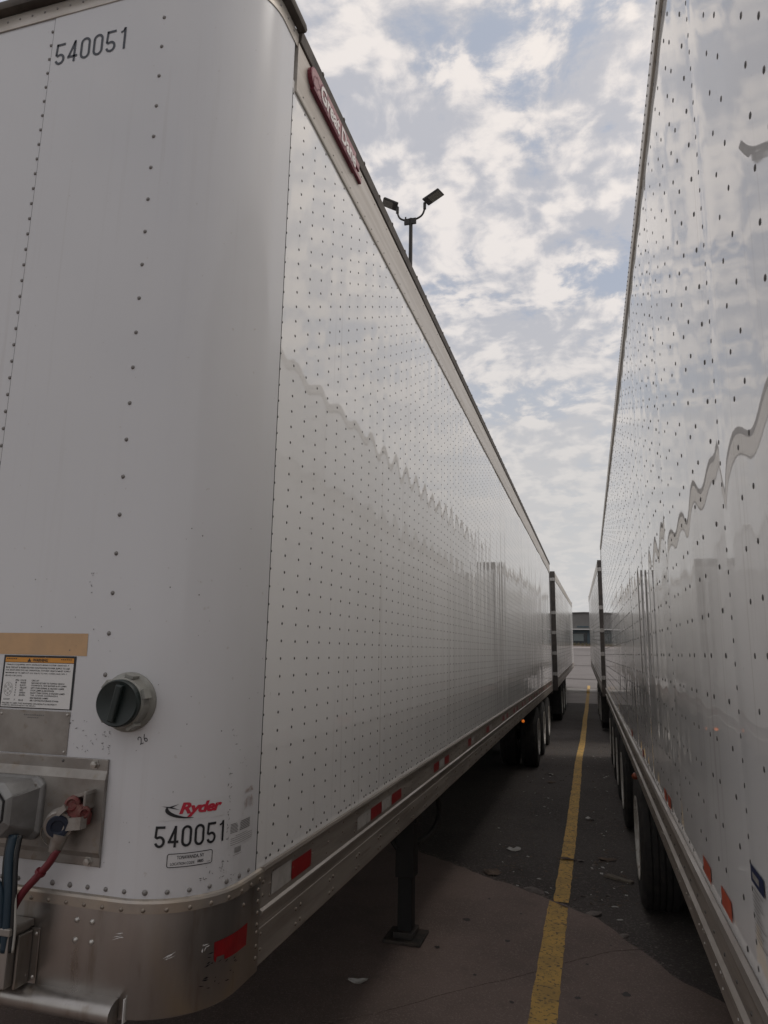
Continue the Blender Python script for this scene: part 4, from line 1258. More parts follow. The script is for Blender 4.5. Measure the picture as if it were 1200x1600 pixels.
b = MB(); b.tube(smooth_path([(YF(0.80), -0.09, 1.42), (YF(0.748), -0.095, 1.383), (YF(0.712), -0.092, 1.345), (YF(0.703), -0.088, 1.29), (YF(0.702), -0.08, 1.22)], 6), 0.0085, 10)
b.build('blue_hose', HOSEB, A, smooth=True)
# lower bracket box with flange
b = MB(); fbox(b, 0.675, 1.05, 1.118, 1.240, 0.0095, 0.085)
brk = b.build('hose_bracket', STEEL, A, bevel=0.004)
b = MB(); fbox(b, 0.668, 1.05, 1.238, 1.256, 0.0088, 0.092); b.build('bracket_lip', PLATE, brk, bevel=0.003)
b = MB(); fbox(b, 0.646, 0.674, 1.108, 1.236, 0.009, 0.013); b.build('bracket_flange', STEEL, brk, bevel=0.001)
b = MB(); b.box(YF(0.6735), YF(0.6655), -0.060, -0.0135, 1.110, 1.232); b.build('bracket_rib', STEEL, brk, bevel=0.003)
for z_ in (1.222, 1.123):
    b = MB(); b.dome((YF(0.656), -0.013, z_), (0, -1, 0), 0.0052, 0.004, 10); b.build('bolt', RIVETB, brk, smooth=True)
for (s_, z_) in ((0.542, 1.265), (0.497, 1.265), (0.542, 1.219), (0.495, 1.219)):
    b = MB(); b.dome(nose(s_, z_, 0.0084), (0, -1, 0), 0.0075, 0.0055, 12); b.build('bolt', RIVETB, A, smooth=True)
# rolled upper coupler lip under the skirt
b = MB()
prof = [(-0.002, 1.108), (0.012, 1.106), (0.026, 1.099), (0.035, 1.088), (0.037, 1.074), (0.031, 1.062), (0.018, 1.056), (0.0, 1.056)]
n = len(prof)
x0, x1 = YF(1.9), YF(0.405)
for x in (x0, x1 + 0.0): b.v += [(x, -0.010 - o, z) for o, z in prof]
b.f += [(k + 1, n + k + 1, n + k, k) for k in range(n - 1)]
b.f.append(tuple(reversed(range(n, 2 * n))))
o_ = b.build('coupler_lip', STEEL, A, smooth=True, auto=60)
bm_ = bmesh.new(); bm_.from_mesh(o_.data); bmesh.ops.recalc_face_normals(bm_, faces=list(bm_.faces)); bm_.to_mesh(o_.data); bm_.free()
b = MB(); fbox(b, 0.386, 0.389, 1.056, 1.108, -0.002, 0.012); b.build('lip_notch', LABELW, A)
# emblem on the top rail
def SF(off): return lambda u, v: (off, u, v)
em = MB()
def plate_xy(b, loop, d0, d1):
    n = len(loop)
    b.add([(d0, y, z) for y, z in loop] + [(d1, y, z) for y, z in loop],
          [tuple(n + k for k in range(n))] + [(k, (k + 1) % n, n + (k + 1) % n, n + k) for k in range(n)])
e0, e1, ez0, ez1 = 2.070 - 1.665, 2.590 - 1.665, 3.966, 4.062
loop = [(e0 + 0.03, ez0), (e1, ez0), (e1, ez1)]
for k in range(9):
    a = R(90 + 22.5 * k * 0.9)
    loop.append((e0 + 0.048 + 0.048 * math.cos(a), (ez0 + ez1) / 2 + 0.002 + 0.041 * math.sin(a)))
plate_xy(em, loop, 0.0095, 0.026)
for (y0, y1, za, zb) in ((e1, e1 + 0.060, 4.016, 4.052), (e1, e1 + 0.090, 3.976, 4.000)):
    plate_xy(em, [(y0, za), (y1, za), (y1, zb), (y0, zb)], 0.0095, 0.022)
embl = em.build('maker_emblem', MAROON, A, bevel=0.001)
fl = [(e0 + 0.006 + (y - e0) * 0.978, (ez0 + 0.010) + (z - ez0) * 0.86) for y, z in loop]
decal('emblem_face', (fl, [tuple(range(len(fl)))]), SF(0.0264), MAROONL, embl, 0)
decal('emblem_letter_outline', text2d('Great Dane', e0 + 0.088, e1 - 0.002, ez0 + 0.006, ez1 - 0.006, 0.07, 0.0, 1.0), SF(0.0272), MAROON, embl, 0)  # dark maroon outline printed under the letters
decal('emblem_lettering', text2d('Great Dane', e0 + 0.096, e1 - 0.008, ez0 + 0.015, ez1 - 0.012, 0.03, 0.0, 1.0), SF(0.0282), EMBLW, embl, 0)
dog = [(0.018, 0.018), (0.030, 0.012), (0.060, 0.014), (0.068, 0.030), (0.088, 0.040), (0.090, 0.050), (0.070, 0.056), (0.062, 0.068), (0.050, 0.070), (0.046, 0.060), (0.030, 0.058), (0.018, 0.044)]
dl = [(e0 + 0.004 + a, ez0 + c) for a, c in dog]
dl2 = [(e0 + 0.004 + 0.05 + (a - 0.05) * 0.82, ez0 + 0.04 + (c - 0.04) * 0.82) for a, c in dog]
nn = len(dl)
decal('emblem_dog_head', join2d(*[poly2d([dl[k], dl[(k + 1) % nn], dl2[(k + 1) % nn], dl2[k]]) for k in range(nn)]), SF(0.0272), MAROON, embl, 0)
decal('emblem_stripes', join2d(rect2d(e1 + 0.004, e1 + 0.056, 4.020, 4.048), rect2d(e1 + 0.004, e1 + 0.086, 3.980, 3.996)), SF(0.0224), MAROONL, embl, 0)
# reflector strips along the bottom rail
tp = [(0.408, 0.552, WHTAPE, 1.234, 1.296), (0.556, 0.720, REDTAPE, 1.233, 1.286), (1.215, 1.395, WHTAPE, 1.232, 1.282), (1.399, 1.562, REDTAPE, 1.232, 1.280), (1.566, 1.725, WHTAPE, 1.232, 1.28), (1.732, 1.910, REDTAPE, 1.232, 1.278),
      (2.675, 2.82, REDTAPE, 1.233, 1.282), (2.83, 2.99, WHTAPE, 1.233, 1.28), (2.998, 3.146, REDTAPE, 1.232, 1.279), (3.91, 4.05, REDTAPE, 1.236, 1.29), (4.06, 4.20, WHTAPE, 1.233, 1.285), (4.9, 5.08, REDTAPE, 1.235, 1.285), (5.09, 5.25, WHTAPE, 1.233, 1.283)]
for k in range(9): tp += [(6.1 + k * 1.1, 6.28 + k * 1.1, REDTAPE, 1.233, 1.284), (6.28 + k * 1.1, 6.45 + k * 1.1, WHTAPE, 1.233, 1.284), (6.452 + k * 1.1, 6.62 + k * 1.1, REDTAPE, 1.233, 1.284)]
for (y0, y1, m_, z0, z1) in tp:
    decal('reflector_tape', rect2d(y0, y1, z0, z1), SF(0.0078), m_, A, 0)
# amber side marker lamp, glowing
b = MB(); b.box(-0.02, 0.010, 10.05 - 1.665, 10.17 - 1.665, 1.028, 1.066); mk = b.build('marker_bracket', BLACKS, A)
b = MB(); b.lathe([(0, 0.020), (0.014, 0.018), (0.020, 0.010), (0.021, 0.0)], (0.6, -0.8, 0), (0.008, 10.05 - 1.665, 1.040), 14)
b.build('marker_lamp', AMBER, mk, smooth=True)
# looped tube guard behind the landing gear
b = MB(); b.tube(smooth_path([(-0.30, 3.52, 0.62), (-0.28, 3.85, 0.60), (-0.27, 4.10, 0.64), (-0.27, 4.16, 0.74), (-0.27, 4.06, 0.92), (-0.27, 3.98, 1.08)], 6), 0.020, 10)
b.build('guard_tube', BLACKS, A, smooth=True)
b = MB(); b.tube([(-0.36, 3.50, 0.30), (-0.33, 3.57, 0.10)], 0.006, 6); b.build('red_tag_wire', HOSER, A)

# ---- second trailer, right ----------------------------------------------------------
YB = 15.05 - LEN
th = math.atan(0.0041)
B = empty('semi_trailer', (0.308 - 0.0041 * YB, YB, 0.0), th)
tag(B, 'near white semi trailer on the right with paired rivet rows and wide axle spread', 'trailer', 'parked white semi trailers')
AX_B = [y - YB for y in (6.42, 9.15, 10.72, 12.25, 13.85)]
trailer_base(B, -1, BOTTOM_B, TOP_B, AX_B, WHITE_B, 2.9, topz=4.08)
ZB = frange(1.25, 4.09, 0.2)
wrap('corner_panel', 0.0, 0.962, [(0.0022, z) for z in ZB], WHITE_B, B, mir=-1)
wrap('front_panel', 0.955, 2.08, [(0.0005, z) for z in ZB], WHITE_B, B, mir=-1)
wrap('corner_panel', 2.072, STOT, [(0.0022, z) for z in ZB], WHITE_B, B, mir=-1)
wrap('nose_skirt', -0.028, STOT, [(-0.03, 1.060), (0.006, 1.060), (0.0085, 1.064), (0.0085, 1.25)], STEEL, B, mir=-1)
wrap('roof_lip', -0.01, STOT, [(0.004, 4.09), (0.012, 4.095), (0.012, 4.115), (-0.04, 4.12)], ALUT, B, mir=-1)
# sheets of 1.24 m with lapped seams; world seam columns at y = 1.745 + k * 1.24
SEAMS = [1.745 + 1.24 * k - YB for k in range(-1, 11)]
SEAMS = [s_ for s_ in SEAMS if s_ < LEN - 0.4]
bounds = [SEAM + 0.002] + SEAMS + [LEN - 0.02]
PITCH = 0.31
def hB(y, z):
    t = (y - SEAMS[0] - 0.05) / PITCH
    i = math.floor(t); u = t - i
    amp = 0.00030 + 0.00045 * rnd(i, 1, 21) + 0.0002 * vnoise(i * 1.0, z * 0.8, 22)
    ha = amp * math.sin(PI * u) ** 2
    t2 = (y - SEAMS[0]) / 1.24
    u2 = t2 - math.floor(t2); j = math.floor(t2)
    hb = (0.0006 + 0.0010 * rnd(j, 2, 23)) * math.sin(PI * u2)
    d = min(u2, 1 - u2) * 1.24
    notch = -0.0007 * math.exp(-(d / 0.035) ** 2) * (0.6 + 0.8 * rnd(j, 3, 25))
    hc = 0.0016 * vnoise(y / 2.3, z / 1.7, 24) + 0.0006 * vnoise(y / 0.8, z / 1.1, 27)
    return ha + hb + notch + hc - 0.0018
for i in range(len(bounds) - 1):
    y0, y1 = bounds[i], bounds[i + 1]
    def hp(y, z, y0=y0, y1=y1):
        u = (y - y0) / (y1 - y0)
        return hB(y, z) + 0.0012 * u                      # each sheet laps over the next one's edge
    side_sheet('side_panel', WHITE_B, B, y0 + (0.0 if i == 0 else -0.012), y1 + 0.006, 1.255, 4.05, hp, -1, ystep=0.02, nz=28)
pts = []
zs = [1.318 + 0.1040 * k for k in range(27)]
y = SEAMS[0] - 0.0
cols = []
k = 0
while y + k * PITCH < LEN - 0.08:
    cols += [y + k * PITCH, y + k * PITCH + 0.104]
    k += 1
seamset = [s_ for s_ in SEAMS]
for c in cols:
    if c > LEN - 0.06: continue
    is_seam = any(abs(c - q) < 0.03 for q in seamset)
    kk = 8 if c - (-YB) < 4 else 6
    zlist = [1.318 + 0.0505 * q for q in range(54)] if is_seam else zs
    for z in zlist:
        pts.append(((hB(c, z) + 0.0006, c, z), X1, 0.0070, 0.0020, kk))
rivets('side_rivets', pts, RIVET, B, mir=-1)
pts = []
for c in range(320):
    y = 0.40 + c * 0.052
    if y > LEN - 0.1: break
    if c % 5 != 4: pts.append(((0.0062, y, 1.250), X1, 0.0058, 0.0035, 6))
    if c % 3 == 0: pts.append(((0.0062, y + 0.02, 1.205), X1, 0.0052, 0.003, 6))
    pts.append(((0.0132, y, 4.070), X1, 0.0052, 0.0038, 6))
rivets('rail_rivets', pts, RIVET, B, mir=-1)
pts = []
for c in range(54):
    y = 0.55 + c * 0.305
    if y > LEN - 0.1: break
    for (dy, z) in ((-0.016, 1.135), (0.022, 1.130), (0.0, 1.10), (0.10, 1.118), (0.16, 1.14)):
        pts.append(((0.0062, y + dy, z), X1, 0.0050, 0.0035, 6))
rivets('rail_bolts', pts, RIVETB, B, mir=-1)
def SB(off): return lambda u, v: (-off - hB(-u, v), -u, v)     # left-hand side: u runs towards the nose
def dB(name, wy0, wy1, z0, z1, m_, off=0.0032):
    return decal(name, rect2d(-(wy1 - YB), -(wy0 - YB), z0, z1), SB(off), m_, B, 0.02)
for (y0, y1, z0, z1) in ((2.003, 2.141, 1.317, 1.364), (2.307, 2.446, 1.315, 1.360), (3.33, 3.44, 1.310, 1.356), (3.50, 3.60, 1.310, 1.356), (4.9, 5.0, 1.31, 1.355), (6.1, 6.25, 1.31, 1.355)):
    dB('reflector_tape', y0, y1, z0, z1, ORTAPE)
dB('blue_label', 1.612, 1.735, 1.488, 1.522, BLUEST, 0.0040)
decal('blue_label_marks', join2d(*[rect2d(-(1.708 - 0.0105 * k - YB), -(1.7005 - 0.0105 * k - YB), 1.4985, 1.5115) for k in range(6)]), SB(0.0052), WHTAPE, B, 0.02)
lab = []
for i in range(12):
    a_ = 1.735 - 0.012 * rnd(i, 6); c_ = 1.612 + 0.055 * rnd(i, 7)
    lab.append(rect2d(-(a_ - YB), -(c_ - YB), 1.478 - i * 0.0085, 1.4802 - i * 0.0085))
decal('label_print', join2d(*lab), SB(0.0046), GREYINK, B, 0.02)
b = MB(); b.lathe([(0, 0.026), (0.018, 0.022), (0.024, 0.0)], (0.5, -0.85, 0), (0.0, 6.0 - YB, 1.035), 12)
b.build('marker_lamp', AMBERD, B, mir=-1, smooth=True)

# ---- two trailers of the row behind, parked rear to rear -----------------------------
def back_trailer(rear, front, mir, label, seed, landing):
    """rear, front: world (x, y, ground z) of the visible side's two ends; nose points away"""
    rv, fv = Vector(rear), Vector(front)
    d = (fv - rv).normalized()
    root = empty('semi_trailer')
    org = rv + d * LEN
    yax = -d
    zax = Vector((0, 0, 1)); xax = yax.cross(zax).normalized(); zax = xax.cross(yax)
    root.matrix_world = Matrix(((xax.x, yax.x, zax.x, org.x), (xax.y, yax.y, zax.y, org.y), (xax.z, yax.z, zax.z, org.z), (0, 0, 0, 1)))
    tag(root, label, 'trailer', 'parked white semi trailers')
    trailer_base(root, mir, BOTTOM_A, TOP_A, [LEN - 5.6, LEN - 4.1, LEN - 2.6], WHITE, landing)
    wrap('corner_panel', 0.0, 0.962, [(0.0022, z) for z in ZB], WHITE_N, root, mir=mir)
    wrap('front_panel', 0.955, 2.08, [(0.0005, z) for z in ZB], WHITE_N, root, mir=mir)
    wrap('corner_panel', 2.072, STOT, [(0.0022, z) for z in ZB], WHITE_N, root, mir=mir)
    wrap('nose_skirt', -0.028, STOT, [(-0.03, 1.060), (0.006, 1.060), (0.0085, 1.064), (0.0085, 1.30)], STEEL, root, mir=mir)
    wrap('roof_lip', -0.01, STOT, [(0.004, 4.09), (0.012, 4.095), (0.012, 4.115), (-0.04, 4.12)], ALUT, root, mir=mir)
    def h(y, z):
        t = y / 0.30; i = math.floor(t); u = t - i
        return (0.0003 + 0.0006 * rnd(i, 1, seed)) * math.sin(PI * u) ** 2 + 0.0015 * vnoise(y / 2.0, z / 1.6, seed)
    side_sheet('side_panel', WHITE_C, root, SEAM, LEN - 0.02, 1.30, 3.90, h, mir, ystep=0.05, nz=20)
    pts = []
    c = 0.42
    while c < LEN - 0.1:
        for k in range(24): pts.append(((h(c, 0), c, 1.38 + k * 0.1083), X1, 0.0055, 0.003, 4))
        c += 0.108
    rivets('side_rivets', pts, RIVET, root, mir=mir)
    for k in range(13):
        y0 = 0.5 + k * 1.18
        for j, m_ in enumerate((REDTAPE, WHTAPE)):
            decal('reflector_tape', rect2d(y0 + j * 0.18, y0 + j * 0.18 + 0.178, 1.234, 1.284), (lambda u, v: (mir * 0.0078, u, v)), m_, root, 0)
    return root
back_trailer((-0.885, 19.55, 0.0), (-0.84, 35.6, 0.24), -1, 'white semi trailer behind the near left one, seen by its dark rear post', 41, 3.2)
back_trailer((0.195, 17.35, 0.0), (-0.06, 33.45, 0.36), 1, 'white semi trailer behind the near right one, its dark hinged rear post showing', 43, 3.2)

# ---- trailers added next door, mostly hidden, to darken the ground under the near pair --------------------
def shade_trailer(x, y, mir, label, axles, landing):
    root = empty('semi_trailer', (x, y, 0.0))
    tag(root, label, 'trailer', 'parked white semi trailers')
    trailer_base(root, mir, BOTTOM_A, TOP_A, axles, WHITE, landing)
    for (s0, s1, o_) in ((0.0, 0.962, 0.0022), (0.955, 2.08, 0.0005), (2.072, STOT, 0.0022)):
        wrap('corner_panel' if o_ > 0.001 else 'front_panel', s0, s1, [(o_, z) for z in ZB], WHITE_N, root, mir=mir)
    wrap('nose_skirt', -0.028, STOT, [(-0.03, 1.060), (0.006, 1.060), (0.0085, 1.064), (0.0085, 1.30)], STEEL, root, mir=mir)
    wrap('roof_lip', -0.01, STOT, [(0.004, 4.09), (0.012, 4.095), (0.012, 4.115), (-0.04, 4.12)], ALUT, root, mir=mir)
    side_sheet('side_panel', WHITE, root, SEAM, LEN - 0.02, 1.30, 3.90, (lambda y, z: 0.0), mir, ystep=0.5, nz=4)
shade_trailer(-4.78, 1.35, 1, 'added white semi trailer one bay further left, mostly hidden, shading the ground under the near left trailer', AX_A, 3.4)
shade_trailer(4.20, 0.2, -1, 'added white semi trailer one bay further right, hidden, shading the ground under the near right trailer', [11.2, 12.6], 3.4)

# ------------------------------------------------------------------ light pole behind the left trailer
LP = empty('light_pole', (-4.17, 16.4, 0.004))
tag(LP, 'dark twin headed floodlight pole rising above the near left trailer', 'light pole')
H = 13.12
b = MB(); b.lathe([(0.0, 0.30), (0.55, 0.30), (0.60, 0.26), (0.60, 0.0)], (0, 0, 1), (0, 0, 0), 20); b.build('concrete_base', CONCB, LP, smooth=True, auto=40)
b = MB(); b.tube([(0, 0, 0.6), (0, 0, 4), (0, 0, H)], [0.075, 0.07, 0.048], 14); b.build('pole', POLE, LP, smooth=True, auto=40)
b = MB(); b.box(-0.17, -0.02, -0.06, 0.0, H - 0.18, H - 0.02); b.box(0.02, 0.15, -0.06, 0.0, H - 0.18, H - 0.02); b.box(-0.16, -0.12, -0.03, 0.0, H - 0.02, H + 0.06)
b.build('junction_box', POLE, LP, bevel=0.006)
for sgn, L, W in ((1, Vector((0.215, 0.0, 0.125)), Vector((0.055, 0.125, -0.015))), (-1, Vector((-0.20, 0.0, 0.120)), Vector((-0.060, 0.135, -0.015)))):
    b = MB(); b.tube(smooth_path([(0, 0, H - 0.04), (sgn * 0.14, 0, H - 0.03), (sgn * 0.29, 0, H + 0.05), (sgn * 0.36, 0, H + 0.20), (sgn * 0.37, 0, H + 0.40)], 6), 0.026, 10)
    b.tube([(sgn * 0.37, 0, H + 0.22), (sgn * 0.37, 0, H + 0.40)], 0.040, 10)
    arm = b.build('arm', POLE, LP, smooth=True, auto=40)
    c = Vector((sgn * 0.37, 0, H + 0.42)) + L * 1.02 + W * 0.1
    N = L.cross(W) if sgn > 0 else W.cross(L)
    N = N.normalized() * 0.035
    b = MB()
    if sgn > 0: b.obox(c, L, W, N)
    else: b.obox(c, W, L, N)
    hd = b.build('lamp_head', POLE, LP, bevel=0.02)
    b = MB()
    down = -N if N.z > 0 else N
    cc = c + down * 1.02 + L * 0.22
    b.v += [tuple(cc + L * 0.66 * i + W * 0.84 * j) for i, j in ((-1, -1), (1, -1), (1, 1), (-1, 1))]
    b.f.append((0, 1, 2, 3))
    b.build('lamp_glass', LENSG, hd)

# ------------------------------------------------------------------ low building across the road
random.seed(21)
b = MB()
for k in range(26):
    x = -9 + k * 0.62 + random.uniform(-0.25, 0.25); y = random.uniform(125.5, 128.0)
    for q in range(26):
        a = random.uniform(0, 2 * PI); r = random.uniform(0, 0.3); h = random.uniform(0.25, 0.75) * random.uniform(0.5, 1)
        px, py = x + r * math.cos(a), y + r * math.sin(a)
        dx, dy = random.uniform(-0.2, 0.2), random.uniform(-0.2, 0.2)
        z = gz(y) + 0.01
        b.add([(px - 0.05, py, z), (px + 0.05, py, z), (px + dx, py + dy, z + h)], [(0, 1, 2)])
b.build('dry_grass', TUFT, None, kind='stuff')
BZ = gz(130)
BD = empty('warehouse', (-2.0, 130.0, BZ))
tag(BD, 'low grey metal warehouse with white canopy edge across the road', 'building')
b = MB()
b.add([(-26, 0, 0), (24, 0, 0), (24, 0, 4.7), (1.0, 0, 5.55), (-26, 0, 4.6), (-26, 18, 0), (24, 18, 0), (24, 18, 4.7), (1.0, 18, 5.55), (-26, 18, 4.6)],
      [(0, 1, 2, 3, 4), (1, 6, 7, 2), (5, 0, 4, 9), (6, 5, 9, 8, 7)])
b.build('wall', SIDING, BD)
b = MB()
b.add([(-26.3, -0.3, 4.59), (1.0, -0.3, 5.57), (24.3, -0.3, 4.69), (24.3, 18.3, 4.69), (1.0, 18.3, 5.57), (-26.3, 18.3, 4.59),
       (-26.3, -0.3, 4.74), (1.0, -0.3, 5.72), (24.3, -0.3, 4.84), (24.3, 18.3, 4.84), (1.0, 18.3, 5.72), (-26.3, 18.3, 4.74)],
      [(0, 1, 7, 6), (1, 2, 8, 7), (6, 7, 10, 11), (7, 8, 9, 10), (5, 4, 1, 0), (4, 3, 2, 1), (2, 3, 9, 8), (0, 6, 11, 5)])
b.build('roof', SIDING, BD)
for k in range(26):
    x = -25.5 + k * 1.95
    b = MB(); b.box(x, x + 0.08, -0.05, -0.002, 2.85, 4.6); b.build('siding_rib', SIDING, BD)
b = MB(); b.box(-26, 24, -1.3, -0.06, 2.62, 2.78); b.build('canopy', FASCIA, BD)
b = MB(); b.box(-0.35, 1.6, -0.06, -0.004, 3.05, 3.28); b.build('vent', BAYB, BD)
b = MB(); b.box(-26, 24, -0.12, -0.055, 2.15, 2.60); b.build('bay_header', BAYB, BD)
for k in range(15):
    x = -24.0 + k * 3.2
    b = MB(); b.box(x - 0.28, x + 0.28, -0.16, -0.01, 0.0, 2.148); b.build('bay_post', BAYB, BD)
    b = MB(); b.box(x + 0.28, x + 2.92, -0.05, -0.008, 0.25, 2.148); w_ = b.build('window', DARKG, BD)
    if k % 2 == 1:
        b = MB(); b.box(x + 0.60, x + 2.3, -0.075, -0.052, 0.75, 1.95); b.build('pane', PANE, w_)
b = MB(); b.box(-26, 24, -0.18, -0.165, 0.0, 0.25); b.build('plinth', CONCB, BD)

# ------------------------------------------------------------------ litter on the ground
def scrap(name, x, y, size, z, m, seed, label, cat, aspect=0.6, curl=0.3, rot=None, group='litter between the trailers'):
    """a bent, torn sheet a few millimetres thick"""
    random.seed(seed)
    n = 9
    rim = []
    for k in range(n):
        a = 2 * PI * k / n
        r = size * random.uniform(0.55, 1.0)
        rim.append((r * math.cos(a), r * aspect * math.sin(a)))
    a = rot if rot is not None else random.uniform(0, PI)
    def hgt(px, py): return abs(curl * size * (0.5 + 0.5 * math.sin(px / size * 3.1 + seed)) * random.uniform(0.3, 1.0))
    top = []; mid = []
    for px, py in rim: top.append((px, py, 0.003 + hgt(px, py)))
    for px, py in rim: mid.append((px * 0.5, py * 0.5, 0.006 + hgt(px, py) * 1.1))
    V = top + mid + [(0, 0, 0.006 + curl * size * 0.5)]
    F = []
    for k in range(n):
        k2 = (k + 1) % n
        F += [(k, k2, n + k2, n + k), (n + k, n + k2, 2 * n)]
    lo = [(p[0] * 0.97, p[1] * 0.97, max(p[2] - 0.003, 0.0)) for p in top]
    V += lo
    for k in range(n):
        k2 = (k + 1) % n
        F.append((2 * n + 1 + k, 2 * n + 1 + k2, k2, k))
    b = MB(); b.add(V, F)
    o = b.build(name, m, None)
    o.location = (x, y, z)
    o.rotation_euler = (0, 0, a)
    return tag(o, label, cat, group)
scrap('paper_scrap', -0.09, 9.32, 0.085, 0.006, PAPER, 3, 'torn white paper scrap just right of the yellow line', 'litter', 0.55, 0.45)
scrap('paper_scrap', -0.82, 7.66, 0.085, 0.006, PAPER, 5, 'pale crumpled paper scrap left of the yellow line', 'litter', 0.5, 0.4, 0.2)
scrap('paper_scrap', -0.43, 6.47, 0.035, 0.006, PAPER, 7, 'small white slip of paper at the slab edge beside the line', 'litter', 0.35, 0.1, 2.4)
scrap('paper_scrap', 0.10, 6.30, 0.042, 0.006, PAPER, 8, 'thin white slip lying right of the line near the slab', 'litter', 0.25, 0.08, 0.1)
scrap('paper_scrap', 0.125, 6.02, 0.034, 0.006, PAPER, 12, 'tiny cream slip lying closest to the slab edge on the right', 'litter', 0.4, 0.1, 0.0)
scrap('paper_scrap', -0.72, 12.4, 0.10, 0.006, PAPER, 9, 'white scrap by the first tyre of the near left trailer', 'litter', 0.45, 0.35)
scrap('paper_scrap', -0.66, 11.7, 0.12, 0.006, LEAF, 10, 'flattened brown scrap in front of the left tyres', 'litter', 0.45, 0.15)
scrap('paper_scrap', -1.39, 4.41, 0.08, 0.026, PAPER, 11, 'grey scrap on the slab in the shade under the left trailer', 'litter', 0.4, 0.3, 0.3)
scrap('leaf_heap', -0.93, 6.85, 0.13, 0.006, LEAF, 14, 'ragged heap of dry leaves at the slab edge on the left', 'litter', 0.6, 0.25)
scrap('leaf_heap', -0.30, 7.50, 0.10, 0.012, LEAF, 15, 'dry leaf clump lying across the yellow line', 'litter', 0.4, 0.2, 0.2)
scrap('leaf_heap', -0.17, 7.50, 0.06, 0.006, CONCB, 16, 'pale crumbled clump just right of the yellow line', 'litter', 0.6, 0.3, 0.9)
scrap('leaf_heap', 0.07, 7.62, 0.12, 0.006, LEAF, 17, 'brown leaf scraps beyond the grey wood piece', 'litter', 0.4, 0.2, 0.1)
b = MB()
b.add([(-0.13, -0.032, 0), (0.13, -0.028, 0), (0.125, 0.030, 0), (-0.12, 0.034, 0), (-0.128, -0.030, 0.022), (0.128, -0.026, 0.020), (0.122, 0.028, 0.021), (-0.118, 0.032, 0.023)],
      [(0, 3, 2, 1), (4, 5, 6, 7), (0, 1, 5, 4), (1, 2, 6, 5), (2, 3, 7, 6), (3, 0, 4, 7)])
o = b.build('wood_piece', WOOD, None, bevel=0.003)
o.location = (0.155, 7.02, 0.006); o.rotation_euler = (0, 0.02, -0.55)
tag(o, 'flat weathered grey wood piece near the right trailer wheel', 'wood')
def lump(x, y, s, seed, label):
    random.seed(seed)
    bm = bmesh.new()
    bmesh.ops.create_icosphere(bm, subdivisions=2, radius=1.0)
    for v in bm.verts:
        k = 1 + 0.35 * vnoise(v.co.x * 2.1 + seed, v.co.y * 2.1 + v.co.z, seed)
        v.co = Vector((v.co.x * s * k, v.co.y * s * 0.55 * k, max(v.co.z * s * 0.28 * k, -0.004)))
    me = bpy.data.meshes.new('concrete_rubble'); bm.to_mesh(me); bm.free()
    me.materials.append(CONCB)
    o = bpy.data.objects.new('concrete_rubble', me)
    o.location = (x, y, 0.010); o.rotation_euler = (0, 0, random.uniform(0, 3))
    link(o)
    tag(o, label, 'rubble', 'broken concrete along the slab edge')
lump(-0.55, 6.47, 0.10, 2, 'pale broken concrete lump at the slab edge left of the line')
lump(-0.07, 6.05, 0.085, 3, 'pale broken concrete lump at the slab edge right of the line')
lump(0.145, 5.70, 0.05, 4, 'small broken concrete lump at the slab edge by the right trailer')
random.seed(77)
b = MB()
for k in range(2600):
    y = 4.2 + 22 * random.random() ** 1.5
    lane = random.random()
    x = random.uniform(-1.6, 0.6) if lane < 0.6 else (random.gauss(-0.75, 0.2) if lane < 0.8 else random.gauss(0.1, 0.14))
    z = 0.005
    s_ = random.uniform(0.003, 0.011) * (1 if random.random() < 0.93 else 2.2)
    # keep the slab nearly bare
    ey = None
    for i in range(len(edge) - 1):
        if edge[i][0] <= x <= edge[i + 1][0]:
            t = (x - edge[i][0]) / (edge[i + 1][0] - edge[i][0])
            ey = edge[i][1] * (1 - t) + edge[i + 1][1] * t
    if ey is not None and y < ey:
        if random.random() < 0.9: continue
        z = 0.025; s_ *= 0.6
    a = random.uniform(0, 2 * PI); w = s_ * random.uniform(0.5, 1.0); h = s_ * random.uniform(0.25, 0.7)
    ca, sa = math.cos(a), math.sin(a)
    q = [(x + s_ * ca, y + s_ * sa, z), (x - w * sa, y + w * ca, z), (x - s_ * ca, y - s_ * sa, z), (x + w * sa, y - w * ca, z), (x + 0.2 * s_ * ca, y, z + h)]
    b.add(q, [(0, 1, 4), (1, 2, 4), (2, 3, 4), (3, 0, 4)])
b.build('gravel', CONCB, None, kind='stuff')
b = MB()
for k in range(1500):
    y = 6.3 + 18 * random.random() ** 1.4
    x = random.gauss(-0.78, 0.22) if random.random() < 0.5 else random.gauss(0.08, 0.14)
    s_ = random.uniform(0.008, 0.030); a = random.uniform(0, 2 * PI); w = s_ * 0.35
    ca, sa = math.cos(a), math.sin(a)
    z = 0.007
    q = [(x + s_ * ca, y + s_ * sa, z), (x - w * sa, y + w * ca, z + s_ * 0.25 * random.random()), (x - s_ * ca, y - s_ * sa, z + s_ * 0.3 * random.random()), (x + w * sa, y - w * ca, z)]
    b.add(q, [(0, 1, 2), (0, 2, 3)])
b.build('leaf_litter', LEAF, None, kind='stuff')
b = MB()
random.seed(5)
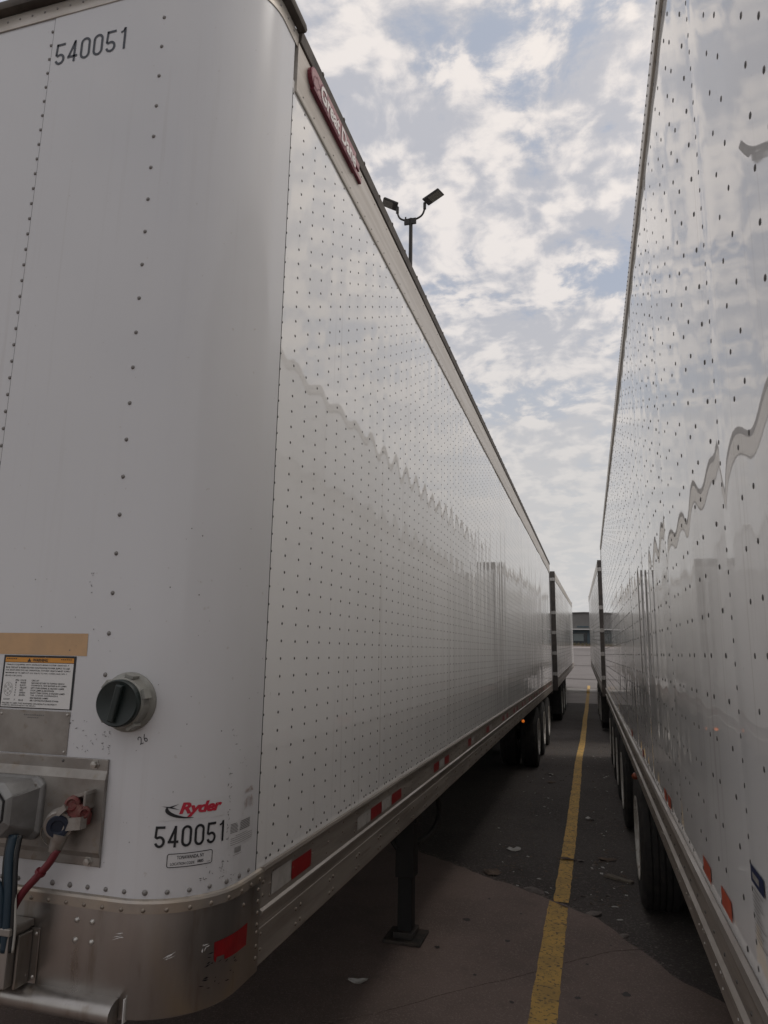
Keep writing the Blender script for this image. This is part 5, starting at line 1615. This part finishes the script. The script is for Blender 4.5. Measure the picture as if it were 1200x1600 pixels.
for k in range(150):
    y = 6.4 + 9 * random.random() ** 1.3
    x = random.gauss(-0.72, 0.22) if random.random() < 0.5 else random.gauss(0.05, 0.13)
    s_ = random.uniform(0.008, 0.024); a = random.uniform(0, 2 * PI); w = s_ * random.uniform(0.3, 0.7)
    ca, sa = math.cos(a), math.sin(a)
    z = 0.007
    q = [(x + s_ * ca, y + s_ * sa, z), (x - w * sa, y + w * ca, z + s_ * 0.3), (x - s_ * ca, y - s_ * sa, z + s_ * 0.2), (x + w * sa, y - w * ca, z)]
    b.add(q, [(0, 1, 2), (0, 2, 3)])
b.build('paper_shreds', PAPER, None, kind='stuff')
# grit swept up along the broken slab edge
random.seed(31)
b = MB()
for k in range(1100):
    x = random.uniform(-1.9, 0.45)
    y = yE(x) + abs(random.gauss(0.0, 0.07)) + 0.004
    s_ = random.uniform(0.003, 0.012) * (1 if random.random() < 0.95 else 2.0)
    a = random.uniform(0, 2 * PI); w = s_ * random.uniform(0.5, 1.0); h = s_ * random.uniform(0.3, 0.9); z = 0.005
    ca, sa = math.cos(a), math.sin(a)
    b.add([(x + s_ * ca, y + s_ * sa, z), (x - w * sa, y + w * ca, z), (x - s_ * ca, y - s_ * sa, z), (x + w * sa, y - w * ca, z), (x + 0.2 * s_ * ca, y, z + h)],
          [(0, 1, 4), (1, 2, 4), (2, 3, 4), (3, 0, 4)])
b.build('edge_grit', CONCB, None, kind='stuff')
# old oil drips
b = MB()
for (x, y, r) in ((-0.62, 5.30, 0.020), (-0.10, 5.10, 0.012), (0.12, 4.75, 0.028), (-0.75, 4.72, 0.012), (-0.15, 4.62, 0.018), (-0.95, 5.6, 0.03), (-0.58, 5.85, 0.011), (-0.05, 4.45, 0.010), (-0.85, 6.1, 0.012), (0.05, 5.45, 0.008), (-1.05, 5.05, 0.02), (-0.5, 4.45, 0.014)):
    zt = 0.0285 if y > yJ(x) else 0.0265
    c0 = len(b.v); n_ = 14
    b.v.append((x, y, zt))
    for q in range(n_):
        a = 2 * PI * q / n_
        rr = r * random.uniform(0.65, 1.15)
        b.v.append((x + rr * math.cos(a), y + rr * 1.2 * math.sin(a), zt))
    for q in range(n_): b.f.append((c0, c0 + 1 + q, c0 + 1 + (q + 1) % n_))
b.build('oil_drips', mat('old_oil', (0.045, 0.036, 0.032), 0.6), None, kind='stuff')
